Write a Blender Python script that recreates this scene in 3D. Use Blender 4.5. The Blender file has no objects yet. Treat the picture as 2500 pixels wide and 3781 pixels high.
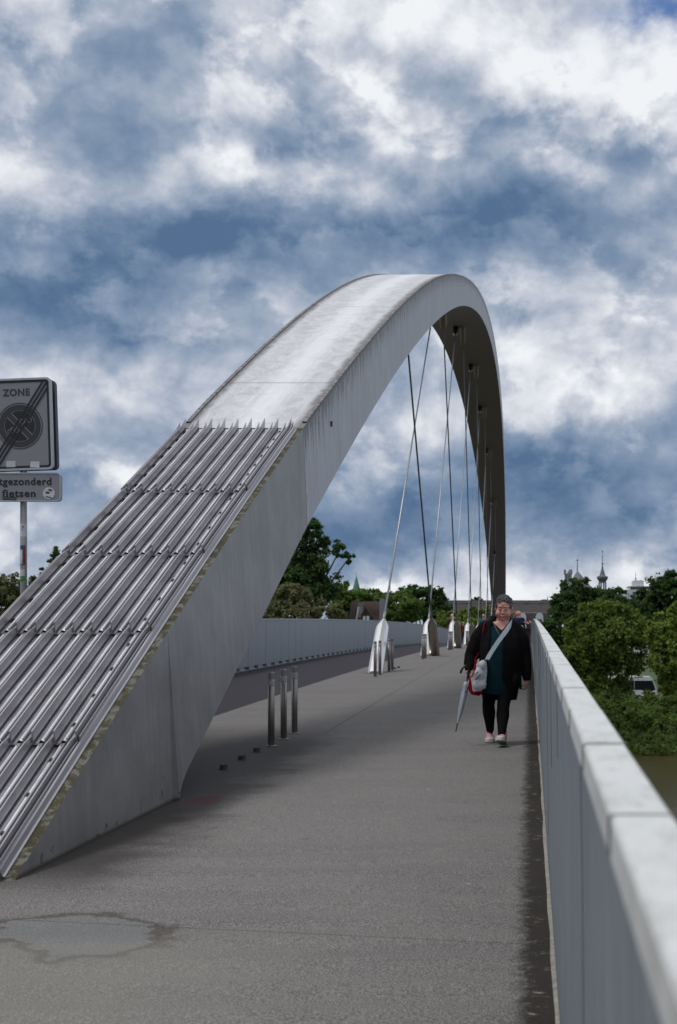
import bpy, bmesh, math, random
import numpy as np
from mathutils import Vector, Matrix, Euler, noise as mnoise
random.seed(7)
R = math.radians
S = bpy.context.scene
C = S.collection

# ------------------------------------------------------------------ camera, sky, sun, exposure
FPX, VX, HY, EYE = 5250.0, 1957.0, 2347.0, 1.5     # focal length and principal point in photo pixels (50 mm, lens shift)
cam = bpy.data.cameras.new('camera'); camo = bpy.data.objects.new('camera', cam); C.objects.link(camo)
camo.location = (0, 0, EYE); camo.rotation_euler = (R(90), 0, 0)
cam.sensor_width = 36; cam.sensor_fit = 'AUTO'; cam.lens = FPX / 3781 * 36
cam.shift_x = (1250 - VX) / 3781; cam.shift_y = (HY - 1890.5) / 3781
cam.clip_start = .05; cam.clip_end = 6000
cam.dof.use_dof = True; cam.dof.focus_distance = 12.5; cam.dof.aperture_fstop = 5.6
S.camera = camo
S.view_settings.view_transform = 'Standard'; S.view_settings.look = 'None'
S.view_settings.exposure = 0.0; S.view_settings.gamma = 1

SUN_EL, SUN_AZ = 62.0, -115.0          # elevation; azimuth from +Y towards +X (negative: to the left of the view)
sd = Vector((math.sin(R(SUN_AZ)) * math.cos(R(SUN_EL)), math.cos(R(SUN_AZ)) * math.cos(R(SUN_EL)), math.sin(R(SUN_EL))))
sl = bpy.data.lights.new('sun', 'SUN'); sl.energy = 1.6; sl.angle = R(14); sl.color = (1, .965, .91)
so = bpy.data.objects.new('sun', sl); C.objects.link(so); so.rotation_euler = (-sd).to_track_quat('-Z', 'Y').to_euler()
so.location = (0, 0, 40)

# small node-graph helper ---------------------------------------------------------------
class G:
    def __init__(s, nt): s.nt = nt; s.n = nt.nodes; s.l = nt.links
    def new(s, t, **kw):
        n = s.n.new(t)
        for k, v in kw.items(): setattr(n, k, v)
        return n
    def put(s, sock, v):
        if hasattr(v, 'is_output'): s.l.new(v, sock)
        elif v is not None:
            if hasattr(sock.default_value, '__len__') and not hasattr(v, '__len__'): v = (v, v, v)
            sock.default_value = (*v, 1) if (hasattr(v, '__len__') and len(v) == 3 and sock.type == 'RGBA') else v
    def m(s, op, a, b=None, c=None, clamp=False):
        n = s.new('ShaderNodeMath', operation=op, use_clamp=clamp)
        for i, v in enumerate((a, b, c)):
            if v is not None: s.put(n.inputs[i], v)
        return n.outputs[0]
    def v(s, op, a, b=None):
        n = s.new('ShaderNodeVectorMath', operation=op); s.put(n.inputs[0], a)
        if b is not None: s.put(n.inputs[1], b)
        return n.outputs['Value'] if op in ('LENGTH', 'DISTANCE', 'DOT_PRODUCT') else n.outputs[0]
    def noise(s, vec, scale, detail=4, rough=.55, dist=0.0):
        n = s.new('ShaderNodeTexNoise'); s.put(n.inputs['Vector'], vec)
        n.inputs['Scale'].default_value = scale; n.inputs['Detail'].default_value = detail
        n.inputs['Roughness'].default_value = rough; n.inputs['Distortion'].default_value = dist
        return n.outputs[0], n.outputs[1]
    def ramp(s, fac, stops, interp='LINEAR'):
        n = s.new('ShaderNodeValToRGB'); n.color_ramp.interpolation = interp; e = n.color_ramp.elements
        while len(e) < len(stops): e.new(.5)
        for i, (p, c) in enumerate(stops):
            e[i].position = p; e[i].color = (*c, 1) if hasattr(c, '__len__') else (c, c, c, 1)
        s.put(n.inputs[0], fac); return n.outputs[0]
    def mix(s, f, a, b, mode='MIX'):
        n = s.new('ShaderNodeMix', data_type='RGBA', blend_type=mode)
        s.put(n.inputs[0], f); s.put(n.inputs[6], a); s.put(n.inputs[7], b); return n.outputs[2]
    def sm(s, x, a, b):            # smoothstep from a to b
        n = s.new('ShaderNodeMapRange', interpolation_type='SMOOTHSTEP'); s.put(n.inputs[0], x)
        n.inputs[1].default_value = a; n.inputs[2].default_value = b; return n.outputs[0]
    def sep(s, vec):
        n = s.new('ShaderNodeSeparateXYZ'); s.put(n.inputs[0], vec); return n.outputs
    def comb(s, x, y, z):
        n = s.new('ShaderNodeCombineXYZ')
        for i, v in enumerate((x, y, z)): s.put(n.inputs[i], v)
        return n.outputs[0]

# world: Nishita sky with a broken cloud layer (defined on the whole sphere of directions)
w = bpy.data.worlds.new('World'); S.world = w; w.use_nodes = True
g = G(w.node_tree); g.n.clear()
sky = g.new('ShaderNodeTexSky', sky_type='NISHITA', sun_disc=False)
sky.sun_elevation = R(SUN_EL); sky.sun_rotation = R(SUN_AZ)
dirv = g.new('ShaderNodeTexCoord').outputs['Generated']
dx, dy, dz = g.sep(dirv)
az = g.m('ARCTAN2', dx, dy); el = g.m('ARCSINE', dz)
# warp the coordinates so that the large cloud banks get torn edges
n1 = g.noise(g.v('MULTIPLY', dirv, (1, 1, 1.3)), 9, 9, .62)[1]
wx, wy, wz = g.sep(g.v('SUBTRACT', n1, (.5, .5, .5)))
azw = g.m('ADD', az, g.m('MULTIPLY', wx, .16)); elw = g.m('ADD', el, g.m('MULTIPLY', wy, .10))
def D2(px, py): return (math.atan((px * 1.5944 - VX) / FPX), math.asin((HY - py * 1.5944) / math.sqrt(FPX ** 2 + (px * 1.5944 - VX) ** 2 + (HY - py * 1.5944) ** 2)))
BANKS = [(330, 330, 260, 60, .14), (760, 60, 130, 70, -.1), (1060, 220, 120, 60, .14), (880, 250, 60, 40, -.2), (1500, 1260, 200, 60, .16), (640, 960, 130, 60, -.12), (1140, 700, 90, 60, -.05), (1500, 950, 120, 60, -.18), (1200, 380, 200, 35, -.08), (360, 560, 160, 50, .15), (560, 200, 120, 120, -.06), (40, 400, 120, 60, -.15), (760, 590, 520, 85, .50), (1180, 500, 300, 80, .42), (430, 650, 300, 95, .30), (60, 700, 260, 110, .26), (130, 210, 330, 230, .15),
    (1440, 350, 150, 60, .32), (720, 290, 110, 60, .24), (1180, 290, 120, 60, .26), (1360, 1100, 330, 120, .46), (960, 1190, 330, 95, .44),
    (700, 860, 200, 80, .26), (25, 530, 60, 35, .25), (900, 175, 200, 50, .12), (230, 690, 200, 60, .2), (130, 1180, 200, 40, .12),
    (250, 440, 380, 65, -.14), (600, 60, 120, 140, -.20), (1100, 60, 280, 70, -.16), (1500, 170, 200, 90, -.26), (1340, 385, 110, 38, -.26),
    (640, 430, 200, 50, -.26), (1420, 860, 220, 120, -.30), (1330, 650, 170, 60, -.16), (90, 930, 220, 70, -.26), (240, 1105, 110, 42, -.34),
    (1040, 950, 190, 80, -.20), (1250, 1360, 330, 34, -.10), (1320, 1230, 300, 60, .20), (60, 1310, 170, 45, -.16), (820, 1345, 130, 28, -.34), (900, 270, 120, 50, -.2), (60, 1020, 160, 40, -.1)]
T = None
for (px, py, rx, ry, a) in BANKS:
    u0, v0 = D2(px, py); sx = rx * 1.5944 / FPX; sy = ry * 1.5944 / FPX
    q = g.m('ADD', g.m('POWER', g.m('ABSOLUTE', g.m('DIVIDE', g.m('SUBTRACT', azw, u0), sx)), 2.0), g.m('POWER', g.m('ABSOLUTE', g.m('DIVIDE', g.m('SUBTRACT', elw, v0), sy)), 2.0))
    gs = g.m('MULTIPLY', g.m('EXPONENT', g.m('MULTIPLY', q, -1.0)), a)
    T = gs if T is None else g.m('ADD', T, gs)
cvec = g.comb(g.m('MULTIPLY', az, 1.0), g.m('MULTIPLY', el, 1.2), 0)
big = g.noise(cvec, 5.5, 13, .55, .25)[0]
med = g.noise(g.v('ADD', cvec, (3.1, 7.7, 0)), 26, 11, .62, .15)[0]
bil = g.noise(g.v('ADD', cvec, (9.1, 1.7, 0)), 75, 8, .65, .1)[0]
bl = g.noise(g.v('ADD', cvec, (2.4, 5.2, 0)), 15, 6, .5, .2)[0]
T = g.m('SUBTRACT', T, g.m('MULTIPLY', g.m('SUBTRACT', g.m('ABSOLUTE', g.m('SUBTRACT', bl, .5)), .07), .9))
def fr(v): return g.noise(v, 8.5, 13, .56, .3)[0]
e0 = fr(cvec); e1 = fr(g.v('ADD', cvec, (-.006, .022, 0)))
T = g.m('SUBTRACT', T, g.m('MULTIPLY', g.m('SUBTRACT', e0, e1), 1.25))
sil = g.noise(g.v('ADD', cvec, (5.3, 1.9, 0)), 6.5, 13, .57, .2)[0]
T = g.m('SUBTRACT', T, g.m('MULTIPLY', g.m('SUBTRACT', g.sm(sil, .485, .535), .5), .20))
T = g.m('ADD', g.m('ADD', T, .325), g.m('ADD', g.m('MULTIPLY', g.m('SUBTRACT', big, .5), .95), g.m('ADD', g.m('MULTIPLY', g.m('SUBTRACT', med, .5), .24), g.m('MULTIPLY', g.m('SUBTRACT', bil, .5), .13))))
T = g.m('SUBTRACT', T, g.m('MULTIPLY', g.sm(el, .50, .80), .30))
cloud = g.ramp(T, [(0.0, (.88, .90, .93)), (.12, (.74, .77, .82)), (.26, (.56, .60, .68)), (.42, (.375, .435, .545)), (.62, (.225, .305, .43)), (.88, (.120, .195, .325)), (1.0, (.09, .16, .285))])
cl10 = g.v('MULTIPLY', cloud, (10, 10, 10))
u0, v0 = D2(1490, 20)
q = g.m('ADD', g.m('POWER', g.m('ABSOLUTE', g.m('DIVIDE', g.m('SUBTRACT', azw, u0), .030)), 2.0), g.m('POWER', g.m('ABSOLUTE', g.m('DIVIDE', g.m('SUBTRACT', elw, v0), .014)), 2.0))
gap = g.m('MULTIPLY', g.m('EXPONENT', g.m('MULTIPLY', q, -1.0)), .95, clamp=True)
col = g.mix(gap, cl10, g.v('MULTIPLY', sky.outputs[0], (.55, .8, 1.15)))
col = g.mix(g.sm(dz, -.02, .0), (.35, .38, .36), col)
bg = g.new('ShaderNodeBackground'); g.l.new(col, bg.inputs[0]); bg.inputs[1].default_value = .1
g.l.new(bg.outputs[0], g.new('ShaderNodeOutputWorld').inputs[0])
w.cycles.sampling_method = 'MANUAL'; w.cycles.sample_map_resolution = 512

# ------------------------------------------------------------------ helpers
def at(px, py, d):
    """point at distance d (metres along the bridge) seen at photo pixel px,py (full-size pixels)"""
    return Vector(((px - VX) / FPX * d, d, EYE + (HY - py) / FPX * d))
def deck(y): return .02267 * y - (1.3314e-4 * y * y if y > 0 else 0)

def tag(o, label=None, cat=None, group=None, kind=None):
    if label: o['label'] = label
    if cat: o['category'] = cat
    if group: o['group'] = group
    if kind: o['kind'] = kind
    return o
def empty(name, loc=(0, 0, 0), rz=0):
    o = bpy.data.objects.new(name, None); C.objects.link(o); o.location = loc; o.rotation_euler = (0, 0, rz); o.empty_display_size = .2
    return o
def link(name, me, mat=None, parent=None, smooth=False):
    o = bpy.data.objects.new(name, me); C.objects.link(o)
    if mat is not None:
        for mm in (mat if isinstance(mat, (list, tuple)) else [mat]): me.materials.append(mm)
    if parent: o.parent = parent
    if smooth: me.polygons.foreach_set('use_smooth', [True] * len(me.polygons))
    return o
def fin(name, bm, mat=None, parent=None, smooth=False, bevel=0, recalc=True):
    if bevel: bmesh.ops.bevel(bm, geom=bm.edges[:], offset=bevel, segments=2, affect='EDGES', profile=.6)
    if recalc: bmesh.ops.recalc_face_normals(bm, faces=bm.faces[:])
    me = bpy.data.meshes.new(name); bm.to_mesh(me); bm.free()
    return link(name, me, mat, parent, smooth)
def pydata(name, vs, fs, mat=None, parent=None, smooth=False, recalc=False):
    me = bpy.data.meshes.new(name); me.from_pydata([tuple(v) for v in vs], [], fs); me.update()
    if recalc:
        bm = bmesh.new(); bm.from_mesh(me); bmesh.ops.recalc_face_normals(bm, faces=bm.faces[:]); bm.to_mesh(me); bm.free()
    return link(name, me, mat, parent, smooth)
def box(bm, x0, x1, y0, y1, z0, z1, M=None):
    vs = [Vector((x, y, z)) for x in (x0, x1) for y in (y0, y1) for z in (z0, z1)]
    if M is not None: vs = [M @ v for v in vs]
    v = [bm.verts.new(p) for p in vs]
    for f in ((0, 1, 3, 2), (4, 6, 7, 5), (0, 4, 5, 1), (2, 3, 7, 6), (0, 2, 6, 4), (1, 5, 7, 3)): bm.faces.new([v[i] for i in f])
def prism(bm, pts, M, t0, t1):
    """polygon pts (2D) extruded from t0 to t1 along the third axis, then transformed by M"""
    a = [bm.verts.new(M @ Vector((p[0], p[1], t0))) for p in pts]; b = [bm.verts.new(M @ Vector((p[0], p[1], t1))) for p in pts]
    n = len(pts); bm.faces.new(a[::-1]); bm.faces.new(b)
    for i in range(n): bm.faces.new((a[i], a[(i + 1) % n], b[(i + 1) % n], b[i]))
def tube(bm, pts, n=12, cap=True, sx=1.0, sy=1.0, up=None):
    """pts: list of (Vector, radius)"""
    rings = []; P = [Vector(p[0]) for p in pts]
    for i, (p, r) in enumerate(pts):
        d = (P[min(i + 1, len(P) - 1)] - P[max(i - 1, 0)]).normalized()
        u = Vector(up) if up else (Vector((1, 0, 0)) if abs(d.x) < .9 else Vector((0, 1, 0)))
        b = d.cross(u).normalized(); a = b.cross(d).normalized()
        rings.append([bm.verts.new(P[i] + (a * math.cos(t) * sx + b * math.sin(t) * sy) * r) for t in [2 * math.pi * k / n for k in range(n)]])
    for i in range(len(rings) - 1):
        for k in range(n): bm.faces.new((rings[i][k], rings[i][(k + 1) % n], rings[i + 1][(k + 1) % n], rings[i + 1][k]))
    if cap: bm.faces.new(rings[0][::-1]); bm.faces.new(rings[-1])
def loft(bm, secs, n=24, p=2.3, yaw=0):
    """secs: (cx, cy, z, rx, ry) superelliptic horizontal rings"""
    rings = []
    for (cx, cy, z, rx, ry) in secs:
        ring = []
        for k in range(n):
            t = 2 * math.pi * k / n; c, s = math.cos(t), math.sin(t)
            ring.append(bm.verts.new((cx + rx * math.copysign(abs(c) ** (2 / p), c), cy + ry * math.copysign(abs(s) ** (2 / p), s), z)))
        rings.append(ring)
    for i in range(len(rings) - 1):
        for k in range(n): bm.faces.new((rings[i][k], rings[i][(k + 1) % n], rings[i + 1][(k + 1) % n], rings[i + 1][k]))
    bm.faces.new(rings[0][::-1]); bm.faces.new(rings[-1])
def ell(bm, c, r, rot=None, sub=3):
    M = Matrix.Translation(Vector(c)) @ (Euler([R(a) for a in rot]).to_matrix().to_4x4() if rot else Matrix()) @ Matrix.Diagonal((r[0], r[1], r[2], 1))
    bmesh.ops.create_icosphere(bm, subdivisions=sub, radius=1, matrix=M)
def caps(bm, pts, n=10):
    """tube with rounded ends"""
    p0, r0 = Vector(pts[0][0]), pts[0][1]; p1, r1 = Vector(pts[-1][0]), pts[-1][1]
    tube(bm, pts, n); ell(bm, p0, (r0,) * 3, sub=2); ell(bm, p1, (r1,) * 3, sub=2)
def voxel(name, bm, size, mat, parent=None, smooth=6, cut=None, thick=0):
    """fuse intersecting closed shells into ONE continuous surface"""
    bmesh.ops.recalc_face_normals(bm, faces=bm.faces[:])
    me = bpy.data.meshes.new('tmp'); bm.to_mesh(me); bm.free()
    o = bpy.data.objects.new('tmp', me); C.objects.link(o)
    m = o.modifiers.new('r', 'REMESH'); m.mode = 'VOXEL'; m.voxel_size = size
    s = o.modifiers.new('s', 'SMOOTH'); s.iterations = smooth; s.factor = .5
    dg = bpy.context.evaluated_depsgraph_get(); dg.update()
    nm = bpy.data.meshes.new_from_object(o.evaluated_get(dg)); nm.name = name
    bpy.data.objects.remove(o); bpy.data.meshes.remove(me)
    if cut:
        b = bmesh.new(); b.from_mesh(nm)
        bmesh.ops.delete(b, geom=[f for f in b.faces if cut(f.calc_center_median())], context='FACES')
        if thick:
            bmesh.ops.solidify(b, geom=b.faces[:], thickness=thick)
        b.to_mesh(nm); b.free()
    nm.materials.clear()
    return link(name, nm, mat, parent, True)
def text(name, s, size, M, mat, parent, depth=.0006, align='CENTER', bold=0.0, fit=None):
    cu = bpy.data.curves.new('t', 'FONT'); cu.body = s; cu.size = size; cu.extrude = depth; cu.align_x = align; cu.offset = bold; cu.space_character = 1.12
    o = bpy.data.objects.new('t', cu); C.objects.link(o)
    dg = bpy.context.evaluated_depsgraph_get(); dg.update()
    me = bpy.data.meshes.new_from_object(o.evaluated_get(dg)); bpy.data.objects.remove(o)
    if fit:     # squeeze to (x0, x1, y0, cap height): narrow sign lettering
        xs_ = [v.co.x for v in me.vertices]; a, b_ = min(xs_), max(xs_); kx = (fit[1] - fit[0]) / (b_ - a); ky = fit[3] / (.729 * size)
        for v in me.vertices: v.co.x = fit[0] + (v.co.x - a) * kx; v.co.y = fit[2] + v.co.y * ky
    me.transform(M); me.materials.clear(); me.name = name
    return link(name, me, mat, parent)

# ------------------------------------------------------------------ materials
def material(name, col=(.5, .5, .5), rough=.6, metal=0.0, vary=.12, scale=6.0, stretch=(1, 1, 1), bump=0.0, bscale=60.0, fn=None, spec=None, detail=5):
    m = bpy.data.materials.new(name); m.use_nodes = True; g = G(m.node_tree); g.n.clear()
    b = g.new('ShaderNodeBsdfPrincipled'); out = g.new('ShaderNodeOutputMaterial'); g.l.new(b.outputs[0], out.inputs[0])
    pos = g.new('ShaderNodeTexCoord').outputs['Object']
    n = g.noise(g.v('MULTIPLY', pos, stretch), scale, detail, .6)[0]
    k = g.m('ADD', g.m('MULTIPLY', g.m('SUBTRACT', n, .5), vary * 3.2), 1.0)
    c = g.v('MULTIPLY', g.comb(k, k, k), col)
    b.inputs['Roughness'].default_value = rough; b.inputs['Metallic'].default_value = metal
    if spec is not None: b.inputs['Specular IOR Level'].default_value = spec
    if bump:
        bn = g.new('ShaderNodeBump'); bn.inputs['Strength'].default_value = bump; bn.inputs['Distance'].default_value = .01
        g.put(bn.inputs['Height'], g.noise(g.v('MULTIPLY', pos, stretch), bscale, 4, .6)[0]); g.l.new(bn.outputs[0], b.inputs['Normal'])
    if fn: c = fn(g, b, pos, c) or c
    g.put(b.inputs['Base Color'], c)
    return m

def fn_foot(g, b, pos, c):
    x, y, z = g.sep(pos)
    nz = g.noise(pos, 3.0, 8, .7)[0]; nf = g.noise(pos, 120, 4, .8)[0]; nm = g.noise(pos, 14, 6, .65)[0]; nl = g.noise(g.v('MULTIPLY', pos, (.5, 1.4, 1)), 1.1, 6, .6, .6)[0]
    base = g.mix(nm, (.124, .113, .109), (.188, .172, .166))
    base = g.mix(g.m('MULTIPLY', g.sm(nl, .42, .62), .45), base, (.108, .102, .100))
    # speckled aggregate
    base = g.mix(g.m('MULTIPLY', g.sm(nf, .51, .64), .85), base, (.36, .365, .35))
    base = g.mix(g.m('MULTIPLY', g.sm(nf, .49, .36), .92), base, (.034, .032, .031))
    # dark algae strip along the parapet, ragged edge, with paler scuffed patches
    e = g.m('ADD', x, g.m('MULTIPLY', g.m('SUBTRACT', g.noise(g.v('MULTIPLY', pos, (1, .8, 1)), 11, 8, .75)[0], .5), .24))
    strip = g.sm(e, -.09, .01)
    sc = g.sm(g.noise(g.v('MULTIPLY', pos, (2.2, 2.6, 1)), 5, 7, .75)[0], .58, .68)
    dirt = g.mix(sc, g.mix(nz, (.006, .005, .004), (.034, .026, .020)), (.27, .25, .215))
    base = g.mix(g.m('MULTIPLY', strip, .93), base, dirt)
    # damp, dirty zone round the arch foot and along the posts
    xl = g.m('ADD', x, g.m('MULTIPLY', g.m('SUBTRACT', g.noise(pos, 1.8, 5, .6)[0], .5), .9))
    foot = g.m('MULTIPLY', g.sm(xl, -2.02, -2.55), g.m('MULTIPLY', g.sm(y, 7.0, 8.3), g.sm(y, 18.5, 15.0)))
    base = g.mix(g.m('MULTIPLY', foot, .80), base, (.022, .019, .017))
    # pale worn slab and old puddle outline in the foreground
    pn = g.m('SUBTRACT', g.noise(pos, 1.6, 6, .62)[0], .5)
    ex = g.m('DIVIDE', g.m('SUBTRACT', x, g.m('ADD', -2.12, g.m('MULTIPLY', g.m('SUBTRACT', 6.6, y), .62))), .40); ey = g.m('DIVIDE', g.m('SUBTRACT', y, 6.5), .40)
    rr = g.m('ADD', g.m('SQRT', g.m('ADD', g.m('MULTIPLY', ex, ex), g.m('MULTIPLY', ey, ey))), g.m('MULTIPLY', pn, 2.6))
    base = g.mix(g.m('MULTIPLY', g.sm(rr, 1.0, .84), .45), base, (.145, .155, .160))
    base = g.mix(g.m('MULTIPLY', g.m('MULTIPLY', g.sm(rr, 1.22, 1.0), g.sm(rr, .88, 1.0)), .7), base, (.050, .040, .030))
    base = g.mix(g.m('MULTIPLY', g.sm(y, 6.5, 6.2), g.m('MULTIPLY', g.sm(xl, -.7, -1.7), .35)), base, (.235, .225, .195))
    px_ = g.m('ADD', x, 2.50); py_ = g.m('MULTIPLY', g.m('SUBTRACT', y, 10.95), .45)
    pr_ = g.m('ADD', g.m('SQRT', g.m('ADD', g.m('MULTIPLY', px_, px_), g.m('MULTIPLY', py_, py_))), g.m('MULTIPLY', g.m('SUBTRACT', nm, .5), .22))
    base = g.mix(g.m('MULTIPLY', g.sm(pr_, .20, .05), .6), base, (.085, .010, .018))      # spilt red paint beside the arch foot
    # expansion joints
    j1 = g.m('ABSOLUTE', g.m('ADD', g.m('SUBTRACT', y, 6.28), g.m('ADD', g.m('MULTIPLY', x, .2), g.m('MULTIPLY', g.m('SUBTRACT', nm, .5), .03))))
    base = g.mix(g.m('MULTIPLY', g.sm(j1, .012, .004), .5), base, (.04, .04, .04))
    j2 = g.m('ABSOLUTE', g.m('ADD', x, g.m('ADD', 2.43, g.m('MULTIPLY', g.m('SUBTRACT', nm, .5), .03))))
    base = g.mix(g.m('MULTIPLY', g.m('MULTIPLY', g.sm(j2, .022, .010), g.sm(y, 15.5, 17.5)), .6), base, (.07, .065, .06))
    # a few light spots (old chewing gum) and brown leaves stuck down
    vo = g.new('ShaderNodeTexVoronoi'); vo.inputs['Scale'].default_value = 1.3; g.put(vo.inputs['Vector'], pos)
    base = g.mix(g.m('MULTIPLY', g.sm(vo.outputs['Distance'], .030, .018), .55), base, (.36, .34, .33))
    vo2 = g.new('ShaderNodeTexVoronoi'); vo2.inputs['Scale'].default_value = .7; g.put(vo2.inputs['Vector'], g.v('ADD', pos, (4.3, 2.2, 0)))
    base = g.mix(g.m('MULTIPLY', g.sm(vo2.outputs['Distance'], .045, .02), .5), base, (.06, .055, .05))
    bn = g.new('ShaderNodeBump'); bn.inputs['Strength'].default_value = .55; bn.inputs['Distance'].default_value = .003
    g.put(bn.inputs['Height'], nf); g.l.new(bn.outputs[0], b.inputs['Normal'])
    g.put(b.inputs['Roughness'], g.m('SUBTRACT', .82, g.m('MULTIPLY', foot, .12)))
    return base
def fn_top(g, b, pos, c):
    uv = g.new('ShaderNodeUVMap').outputs[0]; u, v, _ = g.sep(uv)      # u 0..1 across, v metres along
    p = g.comb(g.m('MULTIPLY', u, 1.6), v, 0)
    n = g.noise(g.v('MULTIPLY', p, (1, .4, 1)), 4.2, 10, .75, .8)[0]; nf = g.noise(p, 26, 5, .75)[0]; ns = g.noise(g.v('MULTIPLY', p, (5, .35, 1)), 2.5, 5, .6)[0]
    base = g.mix(g.sm(n, .3, .7), (.40, .40, .42), (.62, .62, .65))
    base = g.mix(g.m('MULTIPLY', g.sm(nf, .54, .68), .55), base, (.20, .20, .20))
    mid = g.m('MULTIPLY', g.sm(g.m('ABSOLUTE', g.m('ADD', g.m('SUBTRACT', u, .53), g.m('MULTIPLY', g.m('SUBTRACT', ns, .5), .25))), .22, .02), .55)
    base = g.mix(mid, base, (.80, .81, .84))
    edge = g.m('ADD', g.m('ABSOLUTE', g.m('SUBTRACT', u, .5)), g.m('MULTIPLY', g.m('SUBTRACT', n, .5), .20))
    base = g.mix(g.m('MULTIPLY', g.sm(edge, .38, .46), .88), base, (.085, .08, .08))
    sj = g.m('ABSOLUTE', g.m('SUBTRACT', g.m('MODULO', g.m('ADD', v, 2.4), 9.0), 4.5))
    base = g.mix(g.m('MULTIPLY', g.sm(sj, .03, .015), .75), base, (.12, .12, .12))
    g.put(b.inputs['Roughness'], g.m('ADD', .42, g.m('MULTIPLY', n, .25)))
    return base
def fn_side(dark):
    def f(g, b, pos, c):
        uv = g.new('ShaderNodeUVMap').outputs[0]; u, v, _ = g.sep(uv)   # u 0 bottom .. 1 top edge, v metres along
        x, y, z = g.sep(pos)
        st = g.noise(g.comb(y, g.m('MULTIPLY', z, .035), 0), 9, 8, .72)[0]      # vertical run-off streaks
        st2 = g.noise(g.comb(y, g.m('MULTIPLY', z, .02), 3.0), 1.7, 9, .8)[0]
        n = g.sm(g.noise(pos, 1.6, 8, .68)[0], .32, .68)
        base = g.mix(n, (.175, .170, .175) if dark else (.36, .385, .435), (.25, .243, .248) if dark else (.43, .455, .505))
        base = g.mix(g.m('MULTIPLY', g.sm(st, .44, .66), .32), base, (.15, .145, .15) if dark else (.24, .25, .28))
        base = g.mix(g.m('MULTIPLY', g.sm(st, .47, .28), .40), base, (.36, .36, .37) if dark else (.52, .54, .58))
        lim = g.m('SUBTRACT', 1.0, g.m('MULTIPLY', g.m('SUBTRACT', st2, .46), 1.5))   # streaks start at the top edge, different lengths
        run = g.m('MULTIPLY', g.sm(g.m('SUBTRACT', u, lim), -.03, .12), g.sm(st, .44, .56))
        if not dark:
            dr = g.noise(g.comb(y, 0, 7.0), 7, 9, .85)[0]; dr2 = g.noise(g.comb(y, g.m('MULTIPLY', z, .15), 2.0), 22, 5, .8)[0]
            lim2 = g.m('SUBTRACT', 1.0, g.m('MAXIMUM', g.m('MULTIPLY', g.m('SUBTRACT', dr, .45), 3.6), .03))
            base = g.mix(g.m('MULTIPLY', g.m('MULTIPLY', g.sm(g.m('SUBTRACT', u, lim2), -.04, .06), g.sm(dr2, .36, .50)), .85), base, (.05, .048, .045))
            base = g.mix(g.m('MULTIPLY', run, .78), base, (.055, .055, .05))
            base = g.mix(g.m('MULTIPLY', g.sm(g.m('ADD', u, g.m('MULTIPLY', st, .08)), .985, 1.03), .8), base, (.07, .065, .06))
            sj = g.m('ABSOLUTE', g.m('SUBTRACT', g.m('MODULO', g.m('ADD', v, 2.4), 9.0), 4.5))
            base = g.mix(g.m('MULTIPLY', g.sm(sj, .025, .012), .6), base, (.12, .12, .12))
        else:
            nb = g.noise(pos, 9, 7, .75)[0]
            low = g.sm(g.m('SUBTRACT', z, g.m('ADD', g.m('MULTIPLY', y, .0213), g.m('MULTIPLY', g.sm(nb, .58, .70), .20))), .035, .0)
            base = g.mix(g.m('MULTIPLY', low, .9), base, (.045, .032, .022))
            sc = g.noise(g.v('MULTIPLY', pos, (1, 6, 60)), .9, 3, .6)[0]
            vo = g.new('ShaderNodeTexVoronoi'); vo.inputs['Scale'].default_value = 2.6; g.put(vo.inputs['Vector'], g.comb(g.m('MULTIPLY', y, 2.4), z, 0))
            base = g.mix(g.m('MULTIPLY', g.sm(vo.outputs['Distance'], .05, .025), .7), base, (.06, .06, .06))
            for sy in (9.02, 10.85):
                sj = g.m('ABSOLUTE', g.m('SUBTRACT', y, g.m('ADD', sy, g.m('MULTIPLY', g.m('SUBTRACT', nb, .5), .03))))
                base = g.mix(g.m('MULTIPLY', g.sm(sj, .014, .005), .75), base, (.07, .07, .07))
        return base
    return f
def fn_para(g, b, pos, c):
    x, y, z = g.sep(pos)
    f1 = g.noise(g.comb(y, g.m('MULTIPLY', z, .03), 0), 55, 5, .7)[0]; f2 = g.noise(g.comb(y, g.m('MULTIPLY', z, .02), 5.0), 9, 7, .7)[0]
    base = g.mix(g.sm(f1, .3, .7), (.105, .13, .155), (.29, .33, .36))
    base = g.mix(g.m('MULTIPLY', g.sm(f2, .53, .64), .5), base, (.12, .14, .185))
    base = g.mix(g.m('MULTIPLY', g.sm(f2, .42, .34), .3), base, (.36, .40, .44))
    hz = g.m('SUBTRACT', z, g.m('MULTIPLY', y, .0215))
    base = g.mix(g.m('MULTIPLY', g.sm(g.m('ADD', hz, g.m('MULTIPLY', f2, .18)), .17, .08), .6), base, (.10, .085, .06))
    bn = g.new('ShaderNodeBump'); bn.inputs['Strength'].default_value = .4; bn.inputs['Distance'].default_value = .004
    g.put(bn.inputs['Height'], f1); g.l.new(bn.outputs[0], b.inputs['Normal'])
    return base
def fn_cope(g, b, pos, c):
    n = g.noise(g.v('MULTIPLY', pos, (3, 1, 1)), 9, 9, .75)[0]; nf = g.noise(g.v('MULTIPLY', pos, (1, 4, 1)), 40, 5, .7)[0]
    base = g.mix(nf, (.58, .59, .575), (.74, .745, .73))
    base = g.mix(g.m('MULTIPLY', g.sm(n, .46, .66), .55), base, (.38, .38, .34))
    base = g.mix(g.m('MULTIPLY', g.sm(n, .62, .72), .7), base, (.30, .26, .11))
    return base
def fn_moss(g, b, pos, c):
    n = g.noise(pos, 9, 8, .75)[0]
    base = g.mix(g.sm(n, .42, .60), (.040, .036, .014), (.080, .070, .032))
    return g.mix(g.m('MULTIPLY', g.sm(n, .50, .56), .8), base, (.15, .15, .145))
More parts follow.
